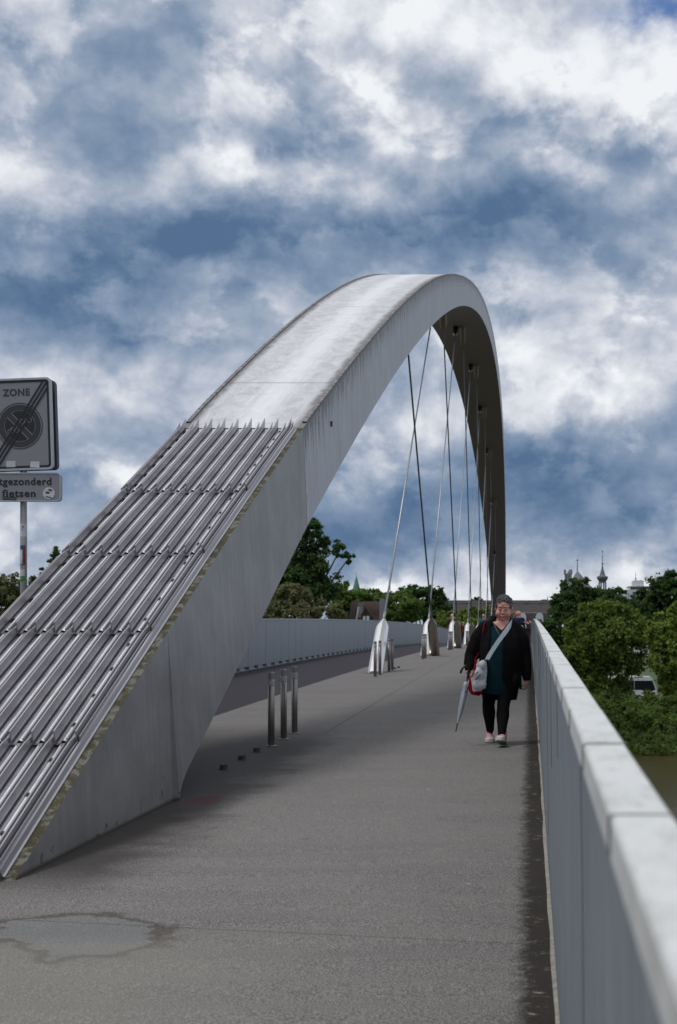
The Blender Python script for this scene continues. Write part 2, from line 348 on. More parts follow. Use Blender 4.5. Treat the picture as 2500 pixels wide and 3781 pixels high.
def fn_steel(g, b, pos, c):
    n = g.noise(g.v('MULTIPLY', pos, (8, .6, .6)), 6, 6, .6)[0]; n2 = g.noise(pos, 2.2, 5, .6)[0]
    g.put(b.inputs['Roughness'], g.m('ADD', .16, g.m('MULTIPLY', n, .22)))
    base = g.mix(g.sm(n2, .35, .65), (.55, .54, .58), (.92, .92, .95))
    return g.mix(g.m('MULTIPLY', g.sm(n2, .60, .75), .4), base, (.26, .22, .19))
def fn_roof(g, b, pos, c):
    br = g.new('ShaderNodeTexBrick'); g.put(br.inputs['Vector'], g.v('MULTIPLY', pos, (1, 1, 1)))
    for k, v in (('Scale', 1.0), ('Brick Width', .6), ('Row Height', .3), ('Mortar Size', .03)): br.inputs[k].default_value = v
    x, y, z = g.sep(pos); g.l.new(g.comb(g.m('ADD', x, g.m('MULTIPLY', y, .0)), g.m('MULTIPLY', z, 1.0), 0), br.inputs['Vector'])
    br.inputs['Color1'].default_value = (1.1, 1.0, 1.0, 1); br.inputs['Color2'].default_value = (.75, .75, .78, 1); br.inputs['Mortar'].default_value = (.5, .5, .5, 1)
    return g.mix(1.0, c, br.outputs[0], 'MULTIPLY')

M = {}
M['foot'] = material('footpath_concrete', fn=fn_foot, spec=.15)
M['lane'] = material('cycle_asphalt', (.036, .032, .041), .9, spec=.2, vary=.10, scale=40, bump=.3, bscale=200)
M['top'] = material('arch_top_paint', fn=fn_top, rough=.5)
M['side'] = material('arch_side_paint', fn=fn_side(False), rough=.5)
M['side_low'] = material('arch_foot_casing', fn=fn_side(True), rough=.45, bump=.05)
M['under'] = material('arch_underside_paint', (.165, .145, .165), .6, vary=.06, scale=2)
M['moss'] = material('mossy_ledge', fn=fn_moss, rough=.9, bump=.8, bscale=70)
M['steel'] = material('cladding_steel', fn=fn_steel, metal=.8)
M['bolt'] = material('bolt_steel', (.07, .065, .065), .4, 1.0)
M['brushed'] = material('brushed_steel', (.27, .255, .24), .5, .75, vary=.08, scale=30, stretch=(1, 1, .05))
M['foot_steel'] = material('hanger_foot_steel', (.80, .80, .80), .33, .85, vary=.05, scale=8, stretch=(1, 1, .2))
M['foot_shade'] = material('hanger_foot_shaded_dirty', (.36, .315, .27), .36, .95, vary=.22, scale=7, stretch=(1, 1, .25))  # same steel: shade on camera-leaning feet put into the colour, plus brown dirt
M['grime'] = material('channel_grime', (.045, .040, .036), .85, vary=.4, scale=20)
M['blade'] = material('blade_steel', (.40, .385, .41), .34, .55, vary=.12, scale=3, stretch=(6, .5, .5))
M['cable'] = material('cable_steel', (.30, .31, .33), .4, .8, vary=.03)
M['cable_dark'] = material('cable_steel_shaded', (.10, .11, .115), .5, .4, vary=.05)  # same cable steel, with the shade of the camera-leaning set painted in
M['socket'] = material('socket_steel', (.28, .26, .24), .35, .9, vary=.08)
M['band'] = material('reflective_band', (.33, .36, .40), .4, vary=.1, scale=20)
M['rust'] = material('stump_rust', (.06, .05, .04), .8, vary=.3, scale=40, bump=.4)
M['para'] = material('galvanised_panel', fn=fn_para, rough=.5, metal=.25)
M['cope'] = material('coping_steel', fn=fn_cope, rough=.45, metal=.2)
M['joint'] = material('coping_joint', (.13, .125, .13), .7, vary=.3, scale=30)
M['seam'] = material('seam_gap', (.055, .05, .05), .8, vary=.2)
M['slab'] = material('deck_slab', (.16, .16, .16), .8)
M['panel_left'] = material('far_panel', (.30, .335, .375), .5, .2, vary=.07, scale=3, stretch=(1, 3, .2))
M['rail'] = material('far_rail', (.40, .41, .43), .45, .3)

# ------------------------------------------------------------------ bridge arch geometry (measured along the bridge)
PT = [19.4922, 3.1373, -15.0783, -0.231, -2.4298, -4.4624, -2.5213]
PW = [1.3733, 0.0354, -0.7732, -0.0606]; PD = [1.1553, 0.6751, 0.7107, -0.3696]
def pol(P, d): u = (d - 90) / 80; return sum(c * u ** k for k, c in enumerate(P))
TT = [(7.3, 0.0), (7.78, .19), (8.28, .395), (8.9, .66), (9.69, 1.0), (10.62, 1.40), (12.68, 2.27), (14.3, 2.89), (17.07, 3.965), (18.07, 4.345), (19.15, 4.752), (21.05, 5.455), (23.68, 6.425), (25.95, 7.225), (29.39, 8.41), (34.84, 10.14), (41.58, 12.045), (50.98, 14.33), (59.8, 16.08)]
TB = [(11.14, .443), (11.78, .69), (12.33, .90), (12.76, 1.067), (13.46, 1.346), (14.29, 1.67), (14.73, 1.845), (15.82, 2.29), (17.44, 2.93), (19.45, 3.71), (21.73, 4.571), (24.32, 5.514), (28.05, 6.81), (35.79, 9.29), (41.58, 10.98), (49.6, 13.0), (57.7, 14.72), (67.02, 16.3)]
cT = np.polyfit([(a[0] - 35) / 30 for a in TT], [a[1] for a in TT], 6); cB = np.polyfit([(a[0] - 35) / 30 for a in TB], [a[1] for a in TB], 6)
def sstep(x, a, b): t = min(1, max(0, (x - a) / (b - a))); return t * t * (3 - 2 * t)
def zt(d):
    k = sstep(d, 45, 62); return (np.polyval(cT, (d - 35) / 30) if k < 1 else 0) * (1 - k) + pol(PT, d) * k
def zb(d):
    k = sstep(d, 45, 62); return (np.polyval(cB, (d - 35) / 30) if k < 1 else 0) * (1 - k) + (pol(PT, d) - max(.9, pol(PD, d) if d < 130 else pol(PD, 130))) * k
def aw(d):
    if d < 17.5: w0 = pol(PW, 17.5); return w0 + (w0 - .69) * (d - 17.5) / 9.5
    return pol(PW, d)
def abt(d): return float(np.interp(d, [8, 11, 17, 40], [.03, .09, .05, 0]))
AXC = -3.49
def lo(d): return .075 * (1 - sstep(d, 14, 19))

bridge = tag(empty('arch_bridge', (AXC, 7.8, .17)), 'pale grey steel arch with ribbed metal cladding on its foot and crossed hanger cables', 'arch bridge')
BO = Vector(bridge.location)
def strip(name, ds, fa, fb, mat, smooth=True, ulo=0., uhi=1., nacross=1):
    vs, fs, uv = [], [], []
    L = 0; Ls = []
    for i, d in enumerate(ds):
        if i: L += math.hypot(d - ds[i - 1], zt(d) - zt(ds[i - 1]))
        Ls.append(L)
        a, b_ = Vector(fa(d)), Vector(fb(d))
        for k in range(nacross + 1): vs.append(a.lerp(b_, k / nacross) - BO); uv.append((ulo + (uhi - ulo) * k / nacross, L))
    n = nacross + 1
    for i in range(len(ds) - 1):
        for k in range(nacross): fs.append((i * n + k, i * n + k + 1, (i + 1) * n + k + 1, (i + 1) * n + k))
    me = bpy.data.meshes.new(name); me.from_pydata([tuple(v) for v in vs], [], fs)
    ul = me.uv_layers.new(name='UVMap')
    for l in me.loops: ul.data[l.index].uv = uv[l.vertex_index]
    bm = bmesh.new(); bm.from_mesh(me); bm.to_mesh(me); bm.free()
    return me
TOPL = lambda d: (AXC - aw(d) + lo(d), d, zt(d)); TOPR = lambda d: (AXC + aw(d), d, zt(d))
def lowz(d):
    if d < 10.93: return deck(d) - .9
    if d < 11.2: return deck(d) + .0 + (zb(11.2) - deck(11.2)) * math.sqrt(min(1, (d - 10.93) / .27))
    return zb(d)
BOTL = lambda d: (AXC - aw(d) - abt(d) + lo(d), d, lowz(d)); BOTR = lambda d: (AXC + aw(d) + abt(d), d, lowz(d))
SEAMD = 17.18
def seg_box(name, d0, d1, n, mats, extra=()):
    """closed trapezoidal box segment with four faces; material slots: top, side, under"""
    ds = sorted(set([d0 + (d1 - d0) * i / n for i in range(n + 1)] + list(extra)))
    vs, fs, mi, uvs = [], [], [], []
    L = 0
    for i, d in enumerate(ds):
        if i: L += math.hypot(d - ds[i - 1], zt(d) - zt(ds[i - 1]))
        for q in (TOPL(d), TOPR(d), BOTR(d), BOTL(d)): vs.append(Vector(q) - BO)
        uvs.append(L + (d0 if d0 > 10 else 0))
    for i in range(len(ds) - 1):
        a, b_ = i * 4, (i + 1) * 4
        fs += [(a, a + 1, b_ + 1, b_), (a + 1, a + 2, b_ + 2, b_ + 1), (a + 2, a + 3, b_ + 3, b_ + 2), (a + 3, a, b_, b_ + 3)]; mi += [0, 1, 2, 1]
    e = (len(ds) - 1) * 4
    fs += [(0, 3, 2, 1), (e, e + 1, e + 2, e + 3)]; mi += [1, 1]
    me = bpy.data.meshes.new(name); me.from_pydata([tuple(v) for v in vs], [], fs)
    ul = me.uv_layers.new(name='UVMap')
    for p in me.polygons:
        p.material_index = mi[p.index]; k = p.index % 4
        for li in p.loop_indices:
            vi = me.loops[li].vertex_index; r, q = divmod(vi, 4)
            u = (0 if q in (0, 3) else 1) if k in (0, 2) else (1 if q in (0, 1) else 0)
            ul.data[li].uv = (u, uvs[r])
    me.update()
    return link(name, me, mats, bridge)
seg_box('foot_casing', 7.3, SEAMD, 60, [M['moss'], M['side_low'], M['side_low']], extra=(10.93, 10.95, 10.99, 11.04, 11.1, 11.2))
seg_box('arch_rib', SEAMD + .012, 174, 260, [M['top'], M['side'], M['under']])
# raised weathered lips along both top edges of the painted rib
for s_ in (-1, 1):
    bm = bmesh.new(); ds = [17.45 + i * (120 - 17.45) / 200 for i in range(201)]
    pr = [(-.0, 0), (-.0, .018), (-.05, .018), (-.05, 0)]
    rings = []
    for d in ds:
        sl_ = math.atan2(zt(d + .2) - zt(d - .2), .4); nx = Vector((0, -math.sin(sl_), math.cos(sl_)))
        rings.append([bm.verts.new(Vector((AXC + (lo(d) if s_ < 0 else 0) + s_ * (aw(d) + a - .004), d, zt(d))) + nx * h_ - BO) for a, h_ in pr])
    for i in range(len(rings) - 1):
        for k in range(4): bm.faces.new((rings[i][k], rings[i][(k + 1) % 4], rings[i + 1][(k + 1) % 4], rings[i + 1][k]))
    o = fin('edge_lip', bm, material('lip_weathered_' + 'ab'[s_ > 0], (.17, .165, .165), .85, vary=1.1, scale=11, detail=9), bridge)

# ribbed cladding: shingled stainless sections of folded channel
ROWS = [(7.55, 9.2), (9.2, 10.9), (10.9, 12.6), (12.6, 14.45), (14.45, 17.12)]
def frame(d):
    sl_ = math.atan2(zt(d + .15) - zt(d - .15), .3)
    return Vector((0, math.cos(sl_), math.sin(sl_))), Vector((0, -math.sin(sl_), math.cos(sl_)))
NP = 9
for ri, (d0, d1) in enumerate(ROWS):
    bm = bmesh.new(); N = 14
    dd = [d0 - .06 + (d1 - d0 + .04) * i / N for i in range(N + 1)]
    def sp(xf, d, h):
        """point on the cladding: xf 0..1 across, h above the sheet; lower end of each section rides over the next"""
        t_, n_ = frame(d); k = (d - d0) / (d1 - d0)
        X = AXC - aw(d) + lo(d) + .005 + xf * (2 * aw(d) - lo(d) - .105) + (.016 * (.5 - k) if 0 < xf < 1 else 0)
        return Vector((X, d, zt(d))) + n_ * (.026 * (1 - k) + .006 + h) - BO
    def ribbon(x0, h0, x1, h1):
        th = .004
        a = [bm.verts.new(sp(x0, d, h0)) for d in dd]; b_ = [bm.verts.new(sp(x1, d, h1)) for d in dd]
        for i in range(N): bm.faces.new((a[i], a[i + 1], b_[i + 1], b_[i]))
    def blade(x0, h, gr=True):
        tw = .0045; bm.faces.ensure_lookup_table(); nf0 = len(bm.faces)
        r = []
        for i, d in enumerate(dd):
            hh = h if (i < N - 1 or ri == len(ROWS) - 1) else h * (.96 if i == N - 1 else .72)
            p0, p1, p2, p3 = sp(x0, d, 0), sp(x0, d, hh), sp(x0, d, hh), sp(x0, d, 0)
            p1 = p1 - Vector((tw, 0, 0)); p2 = p2 + Vector((tw, 0, 0)); p0 = p0 - Vector((tw, 0, 0)); p3 = p3 + Vector((tw, 0, 0))
            if i == N and ri == len(ROWS) - 1:      # plumb-cut upper end: a pointed tip
                p1 = sp(x0, d + .06, h + .035) - Vector((tw, 0, 0)); p2 = sp(x0, d + .06, h + .035) + Vector((tw, 0, 0))
            r.append([bm.verts.new(p) for p in (p0, p1, p2, p3)])
        for i in range(N):
            for k in range(3): bm.faces.new((r[i][k], r[i][k + 1], r[i + 1][k + 1], r[i + 1][k]))
        bm.faces.new(r[0]); bm.faces.new(r[-1][::-1]); bm.faces.ensure_lookup_table()
        for f in bm.faces[nf0:]: f.material_index = 1
        nf1 = len(bm.faces); g0 = [bm.verts.new(sp(x0 + .002, d, .0225)) for d in dd]; g1 = [bm.verts.new(sp(x0 + .0085, d, .0015 if gr else .014)) for d in dd]
        for i in range(N): bm.faces.new((g0[i], g0[i + 1], g1[i + 1], g1[i]))
        bm.faces.ensure_lookup_table()
        for f in bm.faces[nf1:]: f.material_index = 2
    xs = []
    for k in range(NP):
        a = (k + .02) / 8.62; b_ = a + .44 / 8.62
        xs += [(a, .036), (b_, .086)]
    prev = 0
    for j, (x, h) in enumerate(xs):
        # floor between blades: bent twice so that it catches light like a folded sheet
        if x > prev: 
            m_ = (prev + x) / 2
            if j % 2 == 0 and j: ribbon(prev, 0, m_ - .006, .0); ribbon(m_ - .004, 0, m_ + .010, .022); ribbon(m_ + .010, .022, x, .012)
            else:
                ribbon(prev, .012 if j % 2 else 0, x, .0)
                if j % 2:
                    bm.faces.ensure_lookup_table()
                    for f in bm.faces[-N:]: f.material_index = 1
        blade(x, h); prev = x
    ribbon(prev, 0, 1.0, .0); blade(.998, .05)
    # turned-down lower edge
    a = [bm.verts.new(sp(k / 30, dd[0], 0)) for k in range(31)]; b_ = [bm.verts.new(sp(k / 30, dd[0], -.012)) for k in range(31)]
    for k in range(30): bm.faces.new((a[k], a[k + 1], b_[k + 1], b_[k]))
    pan = fin('cladding_panel', bm, [M['steel'], M['blade'], M['grime']], bridge, recalc=False)
    # bolt heads along the second and the last channel
    nb = max(4, int((d1 - d0) / .38))
    for xf in (.085, .915):
        for k in range(nb):
            d = d0 + (d1 - d0) * (k + .35) / nb; t_, n_ = frame(d); p = sp(xf, d, 0)
            bm2 = bmesh.new(); tube(bm2, [(p, .024), (p + n_ * .018, .024), (p + n_ * .018, .014), (p + n_ * .032, .013)], 6)
            fin('bolt', bm2, M['bolt'], pan)
# flashing strip beside the mossy ledge
bm = bmesh.new(); ds = [7.75 + i * (17.1 - 7.75) / 40 for i in range(41)]; rings = []
for d in ds:
    t_, n_ = frame(d); x1 = AXC + aw(d) - .062
    rings.append([bm.verts.new(Vector((x1 + a, d, zt(d))) + n_ * h_ - BO) for a, h_ in ((-.034, .0), (-.034, .05), (-.020, .048), (-.010, .014), (.002, .010), (.002, 0))])
for i in range(40):
    for k in range(5): bm.faces.new((rings[i][k], rings[i][k + 1], rings[i + 1][k + 1], rings[i + 1][k]))
bm.faces.new(rings[0]); bm.faces.new(rings[-1][::-1])
fin('edge_flashing', bm, M['blade'], bridge)
# small inspection plates and a drain slot on the arch face
for (px, py, d, sx_, sy_, mt) in ((1223, 1565, 19.2, .02, .05, 'seam'), (1131, 1838, 17.3, .02, .055, 'band'), (1107, 1983, 17.3, .03, .05, 'band')):
    X = AXC + aw(d) + .5 * abt(d)
    dd_ = (X) * FPX / (px - VX); c = Vector((X + .012, dd_, EYE + (HY - py) / FPX * dd_)) - BO
    bm = bmesh.new(); box(bm, c.x - .03, c.x + .004, c.y - sx_, c.y + sx_, c.z - sy_ * .7, c.z + sy_ * .7)
    fin('access_plate', bm, M[mt], bridge, bevel=.003)

# hangers -------------------------------------------------------------------------------
def fin_shape(bm, base, top, wid, dep):
    """faceted casing leaning along base->top with gabled head"""
    ax = (top - base); L = ax.length; ax.normalize(); r_ = Vector((1, 0, 0)); f_ = ax.cross(r_).normalized()
    secs = [(-.06, .53, .50), (0, .53, .50), (.45, .51, .46), (.79, .48, .40), (.85, .44, .36), (.975, .15, .13), (1.0, .10, .10)]
    rings = []
    for (k, a, b_) in secs:
        c = base + ax * (L * k)
        pr = [(a, b_ * .35), (a * .62, b_), (0, b_ * .62), (-a * .62, b_), (-a, b_ * .35), (-a, -b_ * .35), (-a * .62, -b_), (0, -b_ * 1.12), (a * .62, -b_), (a, -b_ * .35)]
        rings.append([bm.verts.new(c + r_ * (x * wid) + f_ * (y * dep)) for x, y in pr])
    n = 10
    for i in range(len(rings) - 1):
        for k in range(n): bm.faces.new((rings[i][k], rings[i][(k + 1) % n], rings[i + 1][(k + 1) % n], rings[i + 1][k]))
    bm.faces.new(rings[0][::-1]); bm.faces.new(rings[-1])
BN = [33.6 + 16.1 * k for k in range(8)]; TN = [37.9, 54, 70.3, 88, 104.2, 119, 134.5, 148]
def hanger(b, t, off):
    B = Vector((AXC + off, b, deck(b))); Tn = Vector((AXC + off, t, zb(t) + .02))
    ax = (Tn - B).normalized(); F = B + ax * (1.3 / ax.z)
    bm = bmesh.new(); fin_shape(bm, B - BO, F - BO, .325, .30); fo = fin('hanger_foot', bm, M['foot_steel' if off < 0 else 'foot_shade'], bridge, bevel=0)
    bm = bmesh.new(); q = B - BO; box(bm, q.x - .19, q.x + .19, q.y - .20, q.y + .20, q.z - .002, q.z + .012); fin('base_plate', bm, M['brushed'], fo, bevel=.003)
    K = Tn - ax * 1.0
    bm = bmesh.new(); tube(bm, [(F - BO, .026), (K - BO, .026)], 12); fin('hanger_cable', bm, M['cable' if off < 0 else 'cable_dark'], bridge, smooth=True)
    bm = bmesh.new(); tube(bm, [(F - ax * .05 - BO, .04), (F + ax * .28 - BO, .036), (F + ax * .34 - BO, .03)], 12); fin('cable_sleeve', bm, M['brushed'], fo, smooth=True)
    bm = bmesh.new(); fin_shape(bm, Tn - BO + ax * .1, K - BO, .27, .26); fin('arch_socket', bm, M['socket'], bridge)
for k in range(8):
    if k + 1 < len(TN): hanger(BN[k], TN[k + 1], -.165)
    if k >= 1: hanger(BN[k], TN[k - 1], .165)

# ------------------------------------------------------------------ deck
def sheet(name, x0, x1, lift, mat, y0=-14, y1=205, n=110, nx=1):
    vs, fs = [], []
    for i in range(n + 1):
        y = y0 + (y1 - y0) * i / n
        for k in range(nx + 1): vs.append((x0 + (x1 - x0) * k / nx, y, deck(y) + lift))
    for i in range(n):
        for k in range(nx): a = i * (nx + 1) + k; fs.append((a, a + 1, a + nx + 2, a + nx + 1))
    return tag(pydata(name, vs, fs, mat), kind='structure')
vs, fs = [], []
for i in range(111):
    y = -14 + 219 * i / 110; z = deck(y) - .008
    for (x, h) in ((-7.35, -.0), (.20, -.0), (.20, -.35), (-1.2, -.8), (-5.9, -.8), (-7.35, -.35)): vs.append((x, y, z + h))
for i in range(110):
    for k in range(6): fs.append((i * 6 + k, i * 6 + (k + 1) % 6, i * 6 + 6 + (k + 1) % 6, i * 6 + 6 + k))
fs += [tuple(range(6))[::-1], tuple(660 + k for k in range(6))]
tag(pydata('bridge_deck', vs, fs, M['slab'], recalc=True), kind='structure')
tag(sheet('footpath', -4.34, .115, 0, M['foot']), kind='structure')
tag(sheet('cycle_lane', -7.0, -4.3405, -.002, M['lane']), kind='structure')

# right parapet --------------------------------------------------------------------------
HP = 1.275
pr = tag(empty('parapet', (.1, 1.5, deck(1.5))), 'grey metal parapet on the river side with pale jointed coping, nearest the camera', 'parapet')
PO = Vector(pr.location)
def sweep(bm, prof, ys, O):
    rings = [[bm.verts.new(Vector((x, y, deck(y) + h)) - O) for x, h in prof] for y in ys]; n = len(prof)
    for i in range(len(rings) - 1):
        for k in range(n): bm.faces.new((rings[i][k], rings[i][(k + 1) % n], rings[i + 1][(k + 1) % n], rings[i + 1][k]))
    bm.faces.new(rings[0][::-1]); bm.faces.new(rings[-1])
bm = bmesh.new(); sweep(bm, [(.106, .006), (.092, HP - .035), (.142, HP - .035), (.160, -.5), (.112, -.5)], [-6 + i * 1.0 for i in range(190)], PO)
fin('infill_panel', bm, M['para'], pr)
y = 1.507 - .755 * 9; k = 0
rng = random.Random(3)
bm = bmesh.new()
while y < 170:
    y2 = y + .755
    h0 = rng.uniform(.001, .004)
    bmc = bmesh.new(); x0 = .085; x1 = .152
    sweep(bmc, [(x0, HP - .045), (x0, HP + h0 - .004), (x0 + .004, HP + h0), (x1 - .004, HP + h0), (x1, HP + h0 - .004), (x1, HP - .045)], [y + .010, y2 - .010], PO)
    if k < 96:
        cp_ = fin('coping_piece', bmc, M['cope'], pr)
        bmj = bmesh.new(); sweep(bmj, [(.083, HP - .04), (.083, HP + .0005), (.153, HP + .0005), (.153, HP - .04)], [y2 - .0095, y2 + .0095], PO); fin('joint_strip', bmj, M['joint'], cp_)
    else:
        me_ = bpy.data.meshes.new('t'); bmc.to_mesh(me_); bmc.free(); bm.from_mesh(me_); bpy.data.meshes.remove(me_)
    y = y2; k += 1
o = fin('coping_piece', bm, M['cope'], pr); tag(o, 'distant run of coping pieces', kind='stuff')
# panel seams: narrow open slots of different length
y = .3
while y < 120:
    bm = bmesh.new()
    ln = rng.choice([.25, .45, .6, .75, 1.0]); a = .105 - .0125 * ((HP - .05) / HP)
    t0 = HP - .05; t1 = HP - .05 - ln
    for (ta, tb) in ((t0, t1),):
        xa = .106 - .014 * ta / (HP - .035) - .0015; xb = .106 - .014 * tb / (HP - .035) - .0015
        v = [bm.verts.new(Vector(q) - PO) for q in ((xa, y, deck(y) + ta), (xa, y + .006, deck(y) + ta), (xb, y + .006, deck(y) + tb), (xb, y, deck(y) + tb))]
        w_ = [bm.verts.new(q.co + Vector((.004, 0, 0))) for q in v]
        bm.faces.new(v); bm.faces.new(w_[::-1])
        for i in range(4): bm.faces.new((v[i], w_[i], w_[(i + 1) % 4], v[(i + 1) % 4]))
    fin('panel_seam', bm, M['seam'], pr)
    y += rng.choice([.76, 1.51, 1.51, 2.27])
bm = bmesh.new(); sweep(bm, [(.088, .002), (.094, .009), (.112, .010), (.112, .002)], [-6 + i * .5 for i in range(260)], PO)
for v in bm.verts: v.co.x += rng.uniform(-.006, .006)
fin('base_seal', bm, material('flaking_seal', (.24, .23, .20), .9, vary=.5, scale=18, detail=8), pr)

# left parapet ---------------------------------------------------------------------------
pl = tag(empty('parapet', (-7.1, 30, deck(30))), 'far grey parapet of plain upright panels, beyond the dark cycle lane', 'parapet')
LO = Vector(pl.location)
bmr = bmesh.new()
for k in range(148):
    y0 = -3.8 + k * 1.2; y1 = y0 + 1.19; own = 30 < y0 < 149
    bm = bmesh.new() if own else bmr; j = rng.uniform(-.004, .004)
    sweep(bm, [(-7.1 + j, .075), (-7.085 + j, HP - .03), (-7.13, HP - .03), (-7.14, .075)], [y0 + .012, y1], LO)
    box(bm, *( -7.16 - LO.x, -7.095 - LO.x), y0 + .15 - LO.y, y0 + .75 - LO.y, deck(y0) - .02 - LO.z, deck(y0) + .075 - LO.z)
    if own: fin('upright_panel', bm, M['panel_left'], pl)
tag(fin('upright_panel', bmr, M['panel_left'], pl), 'remaining panels at both ends', kind='stuff')
bm = bmesh.new(); sweep(bm, [(-7.07, HP - .028), (-7.07, HP + .012), (-7.15, HP + .012), (-7.15, HP - .028)], [-4 + i * 1.5 for i in range(122)], LO); fin('top_rail', bm, M['rail'], pl)
bm = bmesh.new(); sweep(bm, [(-7.145, .0), (-7.145, HP - .03), (-7.15, HP - .03), (-7.15, .0)], [-4 + i * 1.5 for i in range(122)], LO); fin('back_sheet', bm, M['seam'], pl)

# ------------------------------------------------------------------ posts on the footpath
def make_bollard():
    r = empty('bollard'); H = .795; rad = .0355
    bm = bmesh.new(); tube(bm, [((0, 0, .006), rad), ((0, 0, H - .075), rad)], 24); fin('post', bm, M['brushed'], r, smooth=False).data.polygons.foreach_set('use_smooth', [True] * 26)
    bm = bmesh.new(); tube(bm, [((0, 0, H - .145), rad + .002), ((0, 0, H - .09), rad + .002)], 24); fin('reflective_band', bm, M['band'], r)
    bm = bmesh.new(); tube(bm, [((0, 0, H - .072), rad - .003), ((0, 0, H - .070), rad), ((0, 0, H - .012), rad), ((0, 0, H - .004), rad - .004), ((0, 0, H), rad - .02)], 24); fin('cap', bm, M['brushed'], r)
    bm = bmesh.new(); tube(bm, [((0, 0, 0), .060), ((0, 0, .008), .060), ((0, 0, .011), .056)], 24); fin('base_plate', bm, M['brushed'], r)
    bm = bmesh.new(); box(bm, -.004, .004, -rad - .0015, -rad + .004, .012, H - .16); fin('slot', bm, M['seam'], r)
    return r
def copy_tree(o, parent=None):
    c = o.copy(); C.objects.link(c); c.parent = parent
    for ch in list(o.children): copy_tree(ch, c)
    return c
BPOS = [(-2.775, 15.25, 'nearest steel post of the front trio, beside the arch foot', 0), (-2.78, 16.05, 'middle steel post of the front trio beside the arch foot', 0), (-2.79, 16.85, 'farthest steel post of the front trio, with a torn sticker below its band', 0),
    (-3.43, 31.5, 'steel post in front of the first bright cable foot, nearest of its four', 1), (-3.43, 32.5, 'steel post just behind the nearest one, overlapping the first bright cable foot', 1),
    (-3.43, 34.6, 'steel post right of the first bright cable foot, the nearer of two', 1), (-3.43, 35.4, 'steel post right of the first bright cable foot, the farther of two', 1),
    (-3.40, 45.0, 'leftmost steel post before the second pair of cable feet', 2), (-3.41, 45.8, 'second steel post in the row before the second pair of cable feet', 2), (-3.42, 46.6, 'third steel post, closest to the second pair of cable feet', 2),
    (-3.43, 52.8, 'steel post half hidden behind the dark second cable foot', 2)]
BPOS += [(-3.43, 60.2 + .8 * k, ['first', 'second', 'third', 'fourth'][k] + ' steel post of the tight row before the third pair of cable feet', 3) for k in range(4)]
BPOS += [(-3.43, 76.6 + .8 * k, ['first', 'second', 'third', 'fourth'][k] + ' steel post of the tight row before the fourth pair of cable feet', 4) for k in range(4)]
b0 = make_bollard()
for i, (x, y, lb, gi) in enumerate(BPOS):
    o = b0 if i == 0 else copy_tree(b0)
    o.location = (x, y, deck(y)); o.rotation_euler = (0, 0, rng.uniform(-.5, .5))
    tag(o, lb, 'bollard', 'steel posts along the middle of the deck')
def make_stump():
    r = empty('post_stump'); bm = bmesh.new(); tube(bm, [((0, 0, 0), .036), ((0, 0, .042), .036), ((.002, 0, .044), .033), ((0, 0, .038), .030)], 18); fin('socket', bm, M['rust'], r)
    bm = bmesh.new(); tube(bm, [((0, 0, 0), .044), ((0, 0, .005), .043)], 18); fin('collar', bm, M['rust'], r)
    return r
s0 = make_stump()
for i, (x, y, lb) in enumerate([(-2.81, 13.05, 'low dark stump nearest the arch foot, first of three'), (-2.81, 13.87, 'low dark stump in the middle of the three near the front posts'), (-2.81, 14.62, 'low dark stump closest to the front steel posts'),
        (-3.45, 36.3, 'small dark stump just right of the posts at the first bright cable foot'), (-3.43, 37.1, 'small dark stump farthest right of the posts at the first bright cable foot')]):
    o = s0 if i == 0 else copy_tree(s0); o.location = (x, y, deck(y)); tag(o, lb, 'post stump', 'low stumps of removed posts')

# ------------------------------------------------------------------ road sign behind the arch foot
exec_sign = True
sd_ = 13.0
sg = tag(empty('road_sign', (-4.63, sd_, deck(sd_))), 'zone sign with crossed-out cycle circle over a text plate on a stickered grey pole', 'road sign')
MW = material('sign_white', (.21, .21, .235), .45, vary=.04, scale=80); MK = material('sign_black', (.008, .008, .010), .5, vary=.1)
MG = material('sign_halftone', (.028, .028, .034), .5, vary=.1, scale=160); MB_ = material('sign_box_dark', (.035, .045, .065), .5, vary=.15); MF = material('sign_frame_alu', (.40, .41, .44), .4, .6)
MP = material('pole_galvanised', (.26, .265, .275), .5, .3, vary=.3, scale=9)
bm = bmesh.new(); tube(bm, [((0, 0, -.05), .030), ((0, 0, 3.58), .030)], 24); fin('pole', bm, MP, sg, smooth=True)
zc0 = EYE + (HY - 1571) / FPX * sd_ - deck(sd_)     # centre height of main panel
def rrect(w_, h_, r, n=6):
    pts = []
    for (cx, cy, a0) in ((w_ / 2 - r, h_ / 2 - r, 0), (-w_ / 2 + r, h_ / 2 - r, 90), (-w_ / 2 + r, -h_ / 2 + r, 180), (w_ / 2 - r, -h_ / 2 + r, 270)):
        for k in range(n + 1): a = R(a0 + 90 * k / n); pts.append((cx + r * math.cos(a), cy + r * math.sin(a)))
    return pts
# local plate frame: x right, y up, z towards the viewer
def plate(cx, cz, roll, yaw, front): return Matrix.Translation((cx, -front, cz)) @ Matrix.Rotation(R(yaw), 4, 'Z') @ Matrix.Rotation(R(roll), 4, 'Y') @ Matrix.Rotation(R(90), 4, 'X')
PM = plate(-.015, zc0, -1.8, -2, .07)
def ring2(bm, outer, inner, M_, t0, t1):
    n = len(outer); L = [[bm.verts.new(M_ @ Vector((p[0], p[1], t))) for p in q] for q in (outer, inner) for t in (t0, t1)]
    o0, o1, i0, i1 = L
    for k in range(n):
        j = (k + 1) % n
        bm.faces.new((o1[k], o1[j], i1[j], i1[k])); bm.faces.new((o0[k], i0[k], i0[j], o0[j])); bm.faces.new((o0[k], o0[j], o1[j], o1[k])); bm.faces.new((i0[k], i1[k], i1[j], i0[j]))
W_, H_ = .60, .832
bm = bmesh.new(); prism(bm, rrect(W_, H_, .04), PM, -.018, 0); mp = fin('zone_panel', bm, MW, sg)
